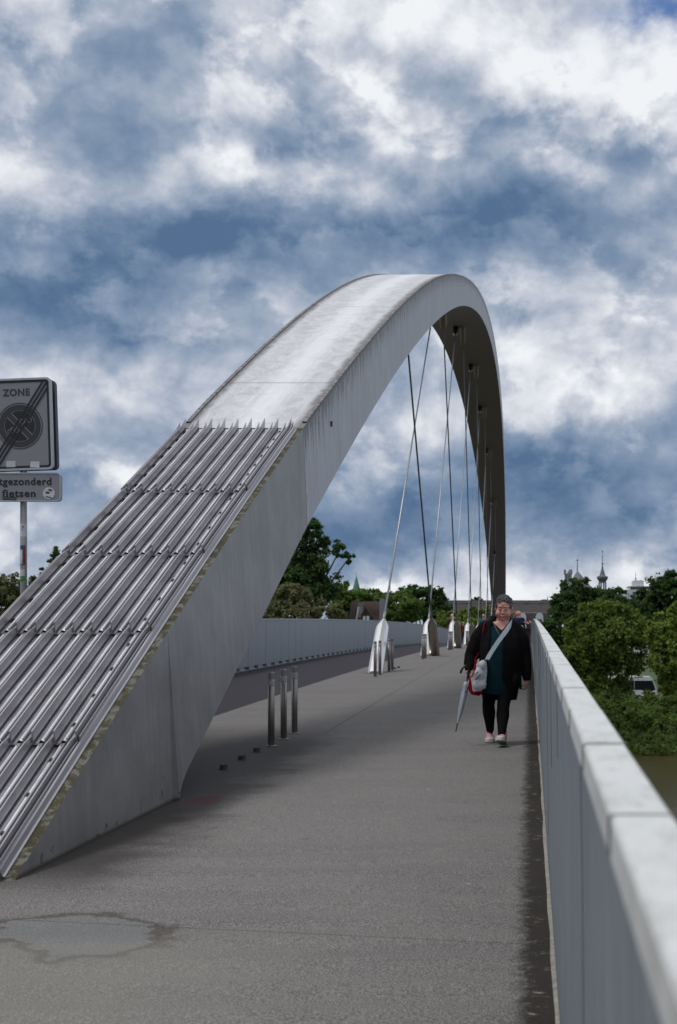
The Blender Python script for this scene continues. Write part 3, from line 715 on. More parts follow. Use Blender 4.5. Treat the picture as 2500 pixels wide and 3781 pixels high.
bm = bmesh.new(); ring2(bm, rrect(W_ + .006, H_ + .006, .043), rrect(W_ - .03, H_ - .03, .03), PM, -.03, .006); fin('rim', bm, MF, mp)
bm = bmesh.new(); ring2(bm, rrect(W_ - .035, H_ - .035, .03), rrect(W_ - .075, H_ - .075, .018), PM, .0008, .0022); fin('border', bm, MK, mp)
bm = bmesh.new(); prism(bm, rrect(W_ + .01, H_ - .01, .04), PM, -.145, -.085); fin('rear_panel_box', bm, MB_, sg, bevel=.004)
bm = bmesh.new(); prism(bm, rrect(W_ - .06, H_ - .06, .02), PM, -.085, -.03); fin('inner_box', bm, MB_, sg)
def circ(r, n=48): return [(r * math.cos(2 * math.pi * k / n), r * math.sin(2 * math.pi * k / n)) for k in range(n)]
CM = PM @ Matrix.Translation((.005, -.015, 0)) @ Matrix.Diagonal((.9, .9, 1, 1))
bm = bmesh.new(); ring2(bm, circ(.235), circ(.226), CM, .0008, .0022); fin('outer_ring', bm, MG, mp)
bm = bmesh.new(); ring2(bm, circ(.215), circ(.160), CM, .0008, .0022); fin('halftone_ring', bm, MG, mp)
for s_ in (-1, 1):     # black half discs either side of the diagonal bar
    pts = []; a0 = math.asin(.034 / .153)
    for k in range(25):
        a = a0 + (math.pi - 2 * a0) * k / 24; pts.append((.153 * math.cos(a), .153 * math.sin(a)))
    bm = bmesh.new(); prism(bm, pts, CM @ Matrix.Rotation(R(-47 + (0 if s_ > 0 else 180)), 4, 'Z'), .0008, .0024); fin('black_field', bm, MK, mp)
bm = bmesh.new(); prism(bm, [(-.158, -.024), (.158, -.024), (.158, .024), (-.158, .024)], CM @ Matrix.Rotation(R(-47), 4, 'Z'), .0008, .0024); fin('halftone_bar', bm, MG, mp)
# bicycle and moped outlines
bm = bmesh.new()
for (cx, cy, r_) in ((-.10, -.055, .026), (-.035, -.045, .024), (.028, .045, .026), (.098, .055, .026)):
    ring2(bm, [(cx + p[0], cy + p[1]) for p in circ(r_, 20)], [(cx + p[0], cy + p[1]) for p in circ(r_ - .005, 20)], CM, .0024, .0034)
for (a, b_) in (((-.10, -.055), (-.085, -.015)), ((-.085, -.015), (-.065, -.01)), ((-.085, -.02), (-.04, -.045)), ((-.09, -.03), (-.05, -.02)), ((.028, .045), (.05, .085)), ((.05, .085), (.065, .09)), ((.045, .075), (.098, .055)), ((.028, .045), (.08, .05))):
    a, b_ = Vector(a), Vector(b_); q = (b_ - a).normalized(); nn = Vector((-q.y, q.x)) * .0026
    prism(bm, [a - nn, b_ - nn, b_ + nn, a + nn], CM, .0024, .0034)
fin('cycle_symbol', bm, MW, mp)
bm = bmesh.new()
for off in (-.033, 0, .033):        # three diagonal cancelling stripes
    a = math.atan2(.80, .60); L_ = .455 if off == 0 else .44
    Mr = PM @ Matrix.Translation((.012, .0, 0)) @ Matrix.Rotation(R(56), 4, 'Z'); prism(bm, [(-L_, off - .0085), (L_, off - .0085), (L_, off + .0085), (-L_, off + .0085)], Mr, .0036, .0046)
fin('cancel_stripes', bm, MK, mp)
text('zone_lettering', 'ZONE', .09, PM @ Matrix.Translation((0, 0, .002)), MG, mp, bold=.0025, fit=(-.143, .107, .262, .063))
# small stickers
bm = bmesh.new(); prism(bm, [(.09, -.395), (.175, -.40), (.178, -.345), (.095, -.342)], PM, .0024, .0034); fin('sticker', bm, material('sticker_pale', (.50, .50, .52), .6, vary=.3, scale=60), mp)
bm = bmesh.new(); prism(bm, [(-.13, -.385), (-.045, -.387), (-.043, -.332), (-.128, -.33)], PM, .0024, .0034); fin('sticker', bm, material('sticker_grey', (.47, .47, .50), .6, vary=.1), mp)
zc1 = EYE + (HY - 1801) / FPX * sd_ - deck(sd_)
QM = plate(-.005, zc1, 0, 0, .07)
bm = bmesh.new(); prism(bm, rrect(.725, .252, .03), QM, -.02, 0); lp = fin('text_plate', bm, MW, sg)
bm = bmesh.new(); ring2(bm, rrect(.735, .262, .035), rrect(.715, .242, .026), QM, -.045, .004); fin('rim', bm, MF, lp)
text('plate_lettering', 'uitgezonderd', .1, QM @ Matrix.Translation((0, 0, .002)), MK, lp, bold=.0025, fit=(-.268, .283, .020, .066))
text('plate_lettering', 'fietsen', .1, QM @ Matrix.Translation((0, 0, .002)), MK, lp, bold=.0025, fit=(-.165, .139, -.088, .066))
bm = bmesh.new(); prism(bm, [(.26 + .054 * math.cos(a), -.058 + .054 * math.sin(a)) for a in [2 * math.pi * k / 32 for k in range(32)]], QM, .0008, .0030); st = fin('round_sticker', bm, material('sticker_white', (.50, .52, .56), .5, vary=.03), lp)
bm = bmesh.new(); prism(bm, [(.225, -.045), (.272, -.048), (.262, -.062), (.235, -.062)], QM, .0031, .0036); prism(bm, [(.250, -.045), (.253, -.045), (.262, -.018), (.259, -.018)], QM, .0031, .0036); prism(bm, [(.226, -.030), (.228, -.028), (.255, -.044), (.252, -.046)], QM, .0031, .0036); fin('boat_mark', bm, MK, st)
bm = bmesh.new(); prism(bm, [(.262, -.016), (.292, -.024), (.290, -.044), (.258, -.034)], QM, .0031, .0036); fin('flag_mark', bm, material('sticker_red', (.20, .02, .025), .5), st)
bm = bmesh.new()
for k in range(8): prism(bm, [(.232 + k * .007, -.082 - k * .0016), (.237 + k * .007, -.082 - k * .0016), (.237 + k * .007, -.095 - k * .0016), (.232 + k * .007, -.094 - k * .0016)], QM, .0031, .0036)
fin('worn_caption', bm, MK, st)
bm = bmesh.new(); prism(bm, [(-.16, -.118), (-.037, -.124), (-.035, -.092), (-.158, -.086)], QM, .0036, .0044); st = fin('black_sticker', bm, MK, lp)
text('sticker_lettering', 'OVANILE', .026, QM @ Matrix.Translation((-.098, -.114, .0046)) @ Matrix.Rotation(R(-2.5), 4, 'Z'), MW, st)
# clamps between plates and pole
for zz in (zc0 - .25, zc0 + .25, zc1): 
    bm = bmesh.new(); box(bm, -.05, .05, -.05, .035, zz - .015, zz + .015); fin('clamp', bm, MF, sg, bevel=.003)
# stickers wrapped on the pole
def wrap(z0, z1, a0, a1, mat, r=.0308):
    bm = bmesh.new(); n = 10
    a = [[bm.verts.new((r * math.sin(R(a0 + (a1 - a0) * k / n)), -r * math.cos(R(a0 + (a1 - a0) * k / n)), z)) for k in range(n + 1)] for z in (z0, z1)]
    for k in range(n): bm.faces.new((a[0][k], a[0][k + 1], a[1][k + 1], a[1][k]))
    return fin('pole_sticker', bm, mat, sg, recalc=False)
def pz(py): return EYE + (HY - py) / FPX * sd_ - deck(sd_)
wrap(pz(1982), pz(1935), -60, 80, bpy.data.materials['sticker_white'])
wrap(pz(2087), pz(2014), -90, 20, material('sticker_blue', (.03, .06, .13), .5, vary=.5, scale=40)); wrap(pz(2087), pz(2014), 22, 50, bpy.data.materials['sticker_red'])
wrap(pz(2082), pz(2030), -60, 0, bpy.data.materials['sticker_pale'], .0312)
wrap(pz(2128), pz(2127 - 24), -90, 40, bpy.data.materials['sticker_grey']); wrap(pz(2147), pz(2127), -90, 40, material('sticker_green', (.05, .22, .04), .5, vary=.3, scale=60))
text('sticker_lettering', 'DAD', .030, Matrix.Translation((-.006, -.0325, pz(2078))) @ Matrix.Rotation(R(90), 4, 'X') @ Matrix.Rotation(R(90), 4, 'Z'), bpy.data.materials['sticker_white'], sg)
text('sticker_lettering', 'LIFE', .014, Matrix.Translation((-.008, -.0325, pz(2145))) @ Matrix.Rotation(R(90), 4, 'X'), MK, sg)
text('sticker_lettering', 'AST\nHT\nR\nT', .013, Matrix.Translation((-.006, -.0325, pz(1945))) @ Matrix.Rotation(R(90), 4, 'X'), MK, sg, align='LEFT')

# ------------------------------------------------------------------ river, banks, ground
WZ = -9.6
def fn_water(g, b, pos, c):
    n = g.noise(g.v('MULTIPLY', pos, (1, .35, 1)), .9, 7, .62)[0]; n2 = g.noise(pos, .05, 4, .5)[0]
    bn = g.new('ShaderNodeBump'); bn.inputs['Strength'].default_value = .55; bn.inputs['Distance'].default_value = .12
    g.put(bn.inputs['Height'], n); g.l.new(bn.outputs[0], b.inputs['Normal'])
    return g.mix(n2, (.055, .042, .014), (.072, .056, .020))
M['water'] = material('river_water', rough=.22, fn=fn_water, spec=.22)
M['soil'] = material('soil_grass', (.035, .070, .016), .95, vary=.5, scale=.5)
M['quay'] = material('quay_paving', (.16, .135, .11), .9, vary=.2, scale=.6)
def gridmesh(name, xs, ys, zf, mat, kind='structure', label=None):
    vs = [(x, y, zf(x, y)) for y in ys for x in xs]; n = len(xs)
    fs = [(j * n + i, j * n + i + 1, (j + 1) * n + i + 1, (j + 1) * n + i) for j in range(len(ys) - 1) for i in range(n - 1)]
    return tag(pydata(name, vs, fs, mat), label=label, kind=kind)
def gz(x, y):
    if y < -12: return -3
    if y < 4: return -3 - 9 * (y + 12) / 16
    if y < 122: return -12.5
    t = sstep(y, 127, 148); return -12 + 5.6 * t + .25 * math.sin(x * .31) * math.sin(y * .23) * (1 if 130 < y < 147 else 0)
gridmesh('ground', [-4000, -1200, -400, -200] + [-150 + 6 * i for i in range(51)] + [200, 400, 1200, 4000], [-3000, -200, -30, -12, -6, 0, 4, 60, 122, 127, 129.5, 132, 134.5, 137, 139.5, 142, 144.5, 148, 152, 180, 260, 500, 1200, 5000], gz, M['soil'])
gridmesh('river', [-4000, -500, 0, 500, 4000], [-4, 60, 134], lambda x, y: WZ, M['water'])
gridmesh('quay_road', [-400, 0, 400], [157, 176], lambda x, y: -6.38, M['quay'])

# ------------------------------------------------------------------ foliage
def leafmat(name, col, var=.35):
    m = bpy.data.materials.new(name); m.use_nodes = True; g = G(m.node_tree); g.n.clear()
    pos = g.new('ShaderNodeTexCoord').outputs['Object']
    n = g.noise(pos, .55, 5, .65)[0]; n2 = g.noise(pos, 4.0, 2, .5)[0]
    c = g.mix(g.sm(n, .36, .64), tuple(v * (1 - var) for v in col), tuple(v * (1 + var * .7) for v in col))
    c = g.mix(g.m('MULTIPLY', g.sm(n2, .35, .7), .5), c, (col[0] * 1.7, col[1] * 1.35, col[2] * .9))
    d = g.new('ShaderNodeBsdfDiffuse'); t = g.new('ShaderNodeBsdfTranslucent'); mx = g.new('ShaderNodeMixShader'); out = g.new('ShaderNodeOutputMaterial')
    g.put(d.inputs[0], c); g.put(t.inputs[0], c); mx.inputs[0].default_value = .46
    g.l.new(d.outputs[0], mx.inputs[1]); g.l.new(t.outputs[0], mx.inputs[2]); g.l.new(mx.outputs[0], out.inputs[0]); return m
LM = {'dark': leafmat('leaf_dark', (0.063, 0.116, 0.046)), 'mid': leafmat('leaf_mid', (0.110, 0.177, 0.055)), 'light': leafmat('leaf_light', (0.156, 0.221, 0.058)),
      'willow': leafmat('leaf_willow', (0.128, 0.185, 0.050)), 'yellow': leafmat('leaf_bright', (0.186, 0.261, 0.064)), 'olive': leafmat('leaf_olive', (0.164, 0.186, 0.103)), 'blue': leafmat('leaf_far', (0.073, 0.104, 0.073))}
BARK = material('bark', (.055, .045, .035), .95, vary=.3, scale=8, stretch=(4, 4, .6))
def leaves(name, lobes, n, size, mat, parent, org, seed, droop=0.0, fill=.25, rag=.28):
    rg = np.random.default_rng(seed); vs = []; fs = []
    vol = np.array([l[3] * l[4] * l[5] for l in lobes]) ** .67; cnt = (vol / vol.sum() * n).astype(int)
    # break every lobe into leaf clumps sitting on its surface
    cl = []
    for (cx, cy, cz, rx, ry, rz), k in zip(lobes, cnt):
        nc = max(6, k // 42)
        d = rg.normal(size=(nc, 3)); d /= np.linalg.norm(d, axis=1)[:, None]
        r = np.where(rg.random(nc) < fill, rg.uniform(.2, .8, nc), rg.uniform(1 - rag, 1 + rag * .45, nc))
        c = np.array([cx, cy, cz]) + d * r[:, None] * np.array([rx, ry, rz])
        rad = rg.uniform(.13, .30, nc) * (rx * ry * rz) ** (1 / 3)
        per = max(1, k // nc)
        for i in range(nc):
            q = rg.normal(size=(per, 3)) * rad[i] * .62; q[:, 2] = q[:, 2] * .7 - droop * np.abs(rg.normal(size=per)) * rad[i] * 1.6
            cl.append(np.concatenate([c[i] + q, np.repeat(d[i][None], per, 0)], 1))
    P = np.concatenate(cl); N = len(P)
    nr = P[:, 3:] * .7 + rg.normal(size=(N, 3)) * .8 + np.array([0, 0, .35]); nr /= np.linalg.norm(nr, axis=1)[:, None]
    a = np.cross(nr, rg.normal(size=(N, 3))); a /= np.linalg.norm(a, axis=1)[:, None]; b = np.cross(nr, a)
    s = (size * rg.uniform(.6, 1.3, N))[:, None]
    p = P[:, :3] - np.array(org)
    V = np.stack([p - a * s, p - b * s * .55, p + a * s, p + b * s * .55], 1).reshape(-1, 3)
    me = bpy.data.meshes.new(name); me.vertices.add(len(V)); me.vertices.foreach_set('co', V.astype(np.float32).ravel())
    me.loops.add(N * 4); me.loops.foreach_set('vertex_index', np.arange(N * 4, dtype=np.int32)); me.polygons.add(N)
    me.polygons.foreach_set('loop_start', np.arange(0, N * 4, 4, dtype=np.int32)); me.update(calc_edges=True)
    return link(name, me, mat, parent)
def tree(name, label, cat, d, blobs, kind, n, size, seed, depth=.8, group=None, trunk=None, droop=0, rag=.28, fill=.25):
    """blobs: (px, py, rx, ry) in full photo pixels at distance d"""
    k = d / FPX; lobes = []
    rg = random.Random(seed)
    for (px, py, rx, ry) in blobs:
        c = at(px, py, d); dy = rg.uniform(-.5, .5) * rx * k
        lobes.append((c.x, c.y + dy, c.z, rx * k, max(rx, ry) * k * depth, ry * k))
    bx = trunk[0] if trunk else sum(b[0] for b in blobs) / len(blobs)
    base = at(bx, HY, d); gzv = gz(base.x, d) if d < 400 else -6.4
    org = (base.x, d, gzv)
    t = tag(empty(name, org), label, cat, group)
    leaves('crown', lobes, n, size, LM[kind], t, org, seed, droop, fill, rag)
    top = max(l[2] + l[5] * .2 for l in lobes); H = top - gzv; r0 = max(.12, H * .022)
    bm = bmesh.new(); pts = [(Vector((0, 0, -.3)), r0 * 1.5), (Vector((0, 0, H * .08)), r0)]
    for q in range(1, 6): pts.append((Vector((rg.uniform(-.02, .02) * H, rg.uniform(-.02, .02) * H, H * (.08 + .16 * q))), r0 * (1 - q * .16)))
    tube(bm, pts, 8)
    for l in lobes:     # limbs into every lobe
        zz = H * rg.uniform(.22, .5); e = Vector((l[0] - org[0], l[1] - org[1], l[2] - org[2])); s0_ = Vector((0, 0, min(zz, e.z * .8)))
        mid = s0_.lerp(e, .5) + Vector((0, 0, .06 * H * rg.uniform(-.3, 1))); tube(bm, [(s0_, r0 * .5), (mid, r0 * .33), (e, r0 * .12)], 6)
    fin('trunk', bm, BARK, t, smooth=True)
    return t
G1 = 'trees on the far bank, left part'; G2 = 'trees on the far bank, right part'
tree('chestnut_tree', 'tallest dark tree with a branch reaching right, behind the arch foot', 'tree', 190, [(1090, 1990, 45, 70), (1150, 1975, 42, 55), (1070, 2080, 60, 70), (1150, 2080, 70, 70), (1210, 2010, 42, 26), (1255, 2030, 40, 24), (1290, 2060, 18, 22), (1110, 2170, 95, 75), (1190, 2180, 60, 70), (1130, 1940, 40, 24), (1050, 2160, 50, 70)], 'dark', 15000, .30, 11, group=G1, trunk=(1120,), rag=.36)
tree('bushy_tree', 'olive green bushy tree low in front of the tallest dark tree', 'tree', 170, [(1020, 2230, 60, 50), (1085, 2210, 55, 50), (1140, 2250, 60, 40), (1220, 2262, 50, 32), (980, 2270, 60, 40), (1090, 2275, 90, 34)], 'olive', 9000, .26, 12, group=G1, trunk=(1080,))
tree('round_tree', 'green tree directly left of the brick house with the dormer', 'tree', 230, [(1270, 2215, 45, 45), (1260, 2180, 30, 36), (1275, 2262, 50, 30)], 'mid', 4500, .34, 13, group=G1)
tree('round_tree', 'pale round tree crown rising behind the roof of the brick house', 'tree', 300, [(1330, 2205, 50, 26), (1390, 2205, 50, 26), (1430, 2215, 40, 24), (1300, 2225, 40, 25)], 'mid', 5000, .42, 14, group=G1)
tree('leafy_tree', 'mid green tree between the brick house and the second cable foot', 'tree', 210, [(1470, 2220, 50, 40), (1430, 2250, 60, 40), (1480, 2275, 70, 30), (1510, 2240, 50, 40)], 'mid', 7500, .30, 15, group=G1)
tree('leafy_tree', 'dark green tree seen through the crossing cables, left of the long roof', 'tree', 250, [(1500, 2195, 45, 28), (1560, 2200, 55, 36), (1615, 2215, 38, 40), (1570, 2250, 80, 40), (1630, 2260, 36, 36), (1530, 2180, 30, 16)], 'dark', 8500, .34, 16, group=G1)
tree('hedge_tree', 'bright low bush in front of the long roof, left of the walking woman', 'tree', 200, [(1640, 2285, 36, 26), (1690, 2280, 36, 26), (1735, 2270, 36, 26), (1775, 2262, 34, 28), (1800, 2275, 30, 24), (1710, 2300, 90, 22)], 'light', 7000, .24, 17, group=G1)
tree('round_tree', 'dark rounded tree at the left edge behind the sign pole', 'tree', 150, [(30, 2180, 70, 55), (90, 2185, 50, 45), (140, 2210, 45, 40), (-40, 2230, 70, 70), (60, 2260, 90, 60), (-10, 2150, 30, 26)], 'olive', 8000, .24, 18, group=G1)
tree('pointed_tree', 'thin pointed tree tip showing above the ribbed cladding', 'tree', 150, [(203, 2050, 15, 28), (196, 2085, 24, 26), (180, 2120, 30, 26), (150, 2150, 34, 26)], 'dark', 5000, .20, 19, group=G1, fill=.5)
tree('broad_tree', 'tall dark tree in front of the church roof and onion spire', 'tree', 215, [(2105, 2190, 48, 50), (2140, 2165, 40, 30), (2070, 2240, 40, 45), (2110, 2260, 70, 55), (2060, 2320, 60, 60), (2090, 2390, 70, 70), (2180, 2215, 60, 45), (2160, 2290, 80, 60), (2060, 2450, 55, 60)], 'dark', 17000, .32, 21, group=G2, trunk=(2110,), rag=.33)
tree('broad_tree', 'dark tree crown directly below the onion spire, right of the church roof', 'tree', 230, [(2230, 2200, 50, 30), (2275, 2200, 34, 30), (2260, 2240, 60, 40), (2310, 2230, 26, 28), (2210, 2240, 50, 40)], 'dark', 6500, .32, 22, group=G2)
tree('willow_tree', 'large yellow green willow in the middle of the right bank', 'tree', 152, [(2200, 2260, 70, 42), (2280, 2260, 60, 40), (2150, 2330, 75, 60), (2240, 2340, 95, 75), (2340, 2320, 60, 65), (2120, 2430, 75, 70), (2210, 2460, 100, 80), (2320, 2415, 66, 70), (2180, 2560, 95, 75), (2150, 2660, 90, 50), (2250, 2245, 60, 24), (2285, 2562, 42, 36)], 'willow', 26000, .23, 23, group=G2, trunk=(2230,), droop=.5, rag=.3)
tree('willow_tree', 'bright green tree cut by the right edge, beside the white coach', 'tree', 150, [(2460, 2290, 40, 40), (2490, 2250, 24, 26), (2430, 2350, 46, 50), (2500, 2360, 60, 70), (2450, 2430, 60, 60), (2520, 2470, 60, 80), (2462, 2520, 26, 50), (2480, 2560, 50, 46)], 'yellow', 17000, .21, 24, group=G2, trunk=(2468,), rag=.32)
tree('broad_tree', 'large dark tree filling the upper right of the bank', 'tree', 205, [(2460, 2160, 60, 45), (2510, 2150, 50, 40), (2410, 2210, 55, 45), (2370, 2260, 50, 50), (2480, 2240, 80, 70), (2400, 2320, 80, 60), (2540, 2240, 60, 90)], 'dark', 15000, .32, 25, group=G2, trunk=(2450,), rag=.33)
tree('small_tree', 'pale hazy tree far away below the white tower block', 'tree', 330, [(2335, 2222, 26, 22), (2355, 2250, 40, 26), (2310, 2250, 26, 22)], 'blue', 2500, .4, 26, group=G2)
tree('small_tree', 'tiny round treetop above the ridge of the long roof, left of the arch', 'tree', 420, [(1763, 2209, 11, 5), (1772, 2212, 14, 6), (1755, 2216, 16, 5)], 'dark', 700, .42, 27)
tree('small_tree', 'low treetop above the long roof, right of the walking woman', 'tree', 420, [(2010, 2220, 14, 4), (2025, 2224, 16, 5), (2000, 2228, 16, 5)], 'mid', 600, .42, 28)
# bank undergrowth: countless shoots, one mass
lob = []
rg = random.Random(5)
for i in range(420):
    x = rg.uniform(-4, 26); y = rg.uniform(131.5, 150); z = gz(x, y); s_ = rg.uniform(.8, 1.9) if y > 139 else rg.uniform(.6, 1.1)
    lob.append((x, y, max(z, WZ) + s_ * .4, s_ * 1.5, s_, s_ * .8))
o = leaves('undergrowth', lob, 70000, .20, LM['mid'], None, (0, 0, 0), 31, rag=.4, fill=.3); tag(o, 'tangled green undergrowth covering the river bank', 'undergrowth', kind='stuff')
for i, (px, py, rx, ry, kd, lb) in enumerate([(2210, 2640, 60, 30, 'mid', 'shrub at the foot of the willow, left of the coach'), (2330, 2650, 55, 36, 'light', 'shrub below the middle of the white coach'), (2402, 2588, 24, 36, 'willow', 'slim bush right below the front of the white coach'), (2460, 2660, 50, 36, 'mid', 'shrub right of the pink walker on the quay'), (2270, 2580, 34, 26, 'dark', 'dark shrub hiding the rear of the white coach')]):
    tree('shrub', lb, 'shrub', 147, [(px, py, rx, ry), (px - rx * .5, py + ry * .4, rx * .6, ry * .6), (px + rx * .5, py + ry * .5, rx * .6, ry * .5)], kd, 4200, .15, 40 + i, group='shrubs on the bank slope', rag=.4)

lob = []
for i in range(260):
    x = -150 + i * 1.25 + rg.uniform(-1, 1); y = 560 + rg.uniform(-20, 20); lob.append((x, y, -4 + rg.uniform(-1, 2.2), 4.5, 4, 4.8))
o = leaves('distant_woods', lob, 30000, .8, LM['blue'], None, (0, 0, 0), 33, rag=.3, fill=.3); tag(o, 'low hazy line of distant woods along the horizon', 'woods', kind='stuff')
# ------------------------------------------------------------------ buildings beyond the river
WIN = material('window_glass', (.05, .075, .075), .15, vary=.1); WHT = material('white_render', (.52, .53, .54), .7, vary=.05, scale=.3); STN = material('grey_stone', (.25, .24, .25), .85, vary=.15, scale=.5)
RF = material('dark_tiles', (.028, .025, .028), .85, vary=.15, scale=1.2, fn=fn_roof); RF2 = material('slate_upper', (.045, .037, .036), .85, vary=.15, scale=.6, fn=fn_roof); RB = material('brown_tiles', (.050, .030, .026), .85, vary=.2, scale=.8, fn=fn_roof)
BRK = material('dark_brick', (.05, .038, .034), .9, vary=.2, scale=1); COP = material('green_copper', (.055, .17, .135), .7, vary=.2, scale=.8, stretch=(3, 3, .4)); SLT = material('spire_slate', (.115, .12, .135), .7, vary=.2, scale=.6)
GUT = material('pale_gutter', (.17, .17, .19), .6); FRM = material('white_frames', (.50, .52, .55), .6)
def roofed(o, x0, x1, y0, y1, z0, z1, zr, matw, matr, name='roof', over=.3):
    bm = bmesh.new(); box(bm, x0, x1, y0, y1, z0, z1); fin('wall', bm, matw, o)
    bm = bmesh.new(); ym = (y0 + y1) / 2
    v = [bm.verts.new(q) for q in ((x0 - over, y0 - over, z1), (x1 + over, y0 - over, z1), (x1 + over, ym, zr), (x0 - over, ym, zr), (x1 + over, y1 + over, z1), (x0 - over, y1 + over, z1))]
    for f in ((0, 1, 2, 3), (3, 2, 4, 5), (0, 3, 5), (1, 4, 2), (0, 5, 4, 1)): bm.faces.new([v[i] for i in f])
    return fin(name, bm, matr, o)
# long barracks-like building with mansard roof and dormers
dB = 262; A = at(1560, 2212, dB); B = at(2075, 2222, dB); zr = A.z; ze = at(0, 2322, dB).z; zk = at(0, 2262, dB).z; zg = -6.4
lb_ = tag(empty('long_building', (A.x, dB, zg)), 'long low building with a dark mansard roof and white arched dormers behind the parapet', 'building'); O = Vector(lb_.location)
W2 = B.x - A.x
bm = bmesh.new(); box(bm, 0, W2, .9, 14, 0, ze - zg); fin('wall', bm, BRK, lb_)
def slab_quad(name, ys, zs, mat, x0=0, x1=W2, th=.25):
    bm = bmesh.new(); v = [bm.verts.new(q) for q in ((x0, ys[0], zs[0] - zg), (x1, ys[0], zs[0] - zg), (x1, ys[1], zs[1] - zg), (x0, ys[1], zs[1] - zg))]
    u = [bm.verts.new(q.co + Vector((0, th, 0))) for q in v]; bm.faces.new(v); bm.faces.new(u[::-1])
    for i in range(4): bm.faces.new((v[i], u[i], u[(i + 1) % 4], v[(i + 1) % 4]))
    return fin(name, bm, mat, lb_)
slab_quad('lower_roof', (.2, 2.0), (ze, zk), RF); slab_quad('upper_roof', (2.0, 6.5), (zk + .02, zr - .6), RF2); slab_quad('ridge_roof', (7.2, 9), (zr - .9, zr), RF)
bm = bmesh.new(); box(bm, 0, W2, 6.3, 6.55, zr - .62 - zg, zr - .42 - zg); fin('gutter', bm, GUT, lb_)
for px in (1628, 1723, 1800, 1888, 1944, 2000, 2048):
    x = at(px, 0, dB).x - O.x; bm = bmesh.new(); box(bm, x - .3, x + .3, 6.2, 6.7, zr - .5 - zg, zr - .2 - zg); fin('roof_vent', bm, GUT, lb_)
for px in (1845, 1929, 1992, 2046):
    x = at(px, 0, dB).x - O.x; zb0 = at(0, 2322, dB).z - zg + .1; zt0 = at(0, 2283, dB).z - zg; hw_ = .72
    pts = [(x - hw_, zb0), (x + hw_, zb0), (x + hw_, zt0)] + [(x + hw_ * math.cos(R(a)), zt0 + 1.05 * math.sin(R(a)) ** .8) for a in range(15, 180, 15)] + [(x - hw_, zt0)]
    Mx = Matrix(((1, 0, 0, 0), (0, 0, 1, 0), (0, 1, 0, 0), (0, 0, 0, 1)))
    bm = bmesh.new(); prism(bm, pts, Mx, -.15, 2.2); dm = fin('dormer', bm, FRM, lb_)
    bm = bmesh.new()
    for a, b_ in ((-.42, -.04), (.04, .42)):
        for c, e in ((.35, .95), (1.03, 1.7)): box(bm, x + a, x + b_, -.20, -.152, zb0 + c, zb0 + e)
    fin('pane', bm, WIN, dm)
# brick house with dormer gable
dH = 190; p0 = at(1293, 2290, dH); p1 = at(1400, 2218, dH)
h = tag(empty('brick_house', (p0.x, dH, zg)), 'brown tiled brick house with a small dark gable and chimney pipe', 'house'); wd = p1.x - p0.x; hh = p0.z - zg
roofed(h, 0, wd, .4, 7, 0, hh - .6, p1.z - zg, BRK, RB)
gx = at(1353, 0, dH).x - p0.x; bm = bmesh.new(); prism(bm, [(gx - .6, hh - .5), (gx + .6, hh - .5), (gx + .6, hh + .7), (gx, hh + 1.55), (gx - .6, hh + .7)], Mx, -.4, 2.4); dm = fin('dormer', bm, BRK, h)
bm = bmesh.new(); prism(bm, [(gx - .75, hh + .55), (gx, hh + 1.75), (gx + .75, hh + .55), (gx + .6, hh + .5), (gx, hh + 1.45), (gx - .6, hh + .5)], Mx, -.55, .2); fin('bargeboard', bm, RB, dm)
for s_ in (-.42, .08):
    bm = bmesh.new(); box(bm, gx + s_, gx + s_ + .34, -.45, -.405, hh - .1, hh + .55); f_ = fin('window', bm, FRM, dm)
cx_ = at(1327, 0, dH).x - p0.x; bm = bmesh.new(); box(bm, cx_ - .28, cx_ + .28, 1.2, 1.8, hh + .4, hh + 2.1); box(bm, cx_ - .38, cx_ + .38, 1.1, 1.9, hh + 2.1, hh + 2.3); fin('chimney', bm, STN, h)
bm = bmesh.new(); tube(bm, [((cx_ - .1, -.1, hh + 1.8), .09), ((cx_ - .45, -.1, hh - .5), .09)], 8); fin('downpipe', bm, FRM, h)
bm = bmesh.new(); box(bm, wd + .05, wd + .4, .0, 4.0, hh - .6, hh + 2.9); fin('gable_trim', bm, GUT, h)
# green copper spire
def spire(name, label, cat, px, d, parts, x=None):
    b = at(px, HY, d); o = tag(empty(name, (b.x, d, -6.4)), label, cat)
    for nm, mat, n, prof in parts:      # prof: (photo y, half width in photo px)
        bm = bmesh.new(); tube(bm, [(Vector((0, 0, at(0, yy, d).z + 6.4)), max(.03, hw_ * d / FPX)) for yy, hw_ in prof], n, up=(0, 1, 0)); fin(nm, bm, mat, o)
    return o
spire('church_tower', 'slim green copper church spire beyond the treetops', 'church tower', 1316, 430, [('tower', STN, 4, [(2500, 14), (2183, 14)]), ('cornice', STN, 4, [(2183, 18), (2179, 18)]), ('spire', COP, 8, [(2179, 17), (2172, 13), (2150, 7), (2128, 1.2)]), ('finial', COP, 6, [(2128, .9), (2112, .5)])])
on = spire('onion_tower', 'slate onion-domed bell turret with a tall needle spire', 'bell tower', 2224.5, 430, [('shaft', SLT, 8, [(2400, 17), (2176, 15)]), ('onion_dome', SLT, 16, [(2152, 14), (2148, 13), (2143, 16), (2136, 20), (2130, 21), (2127, 17), (2125, 11), (2115, 8), (2100, 3.6), (2085, 1.8)]), ('needle', SLT, 8, [(2085, 1.7), (2083, 3.6), (2080, 3.6), (2078, 1.6), (2058, 1.0), (2056, 2.2), (2053, 1), (2040, .6)]), ('weathercock', COP, 6, [(2041, .6), (2038, 2.6), (2034, 2.0), (2031, .4)])])
k_ = 430 / FPX
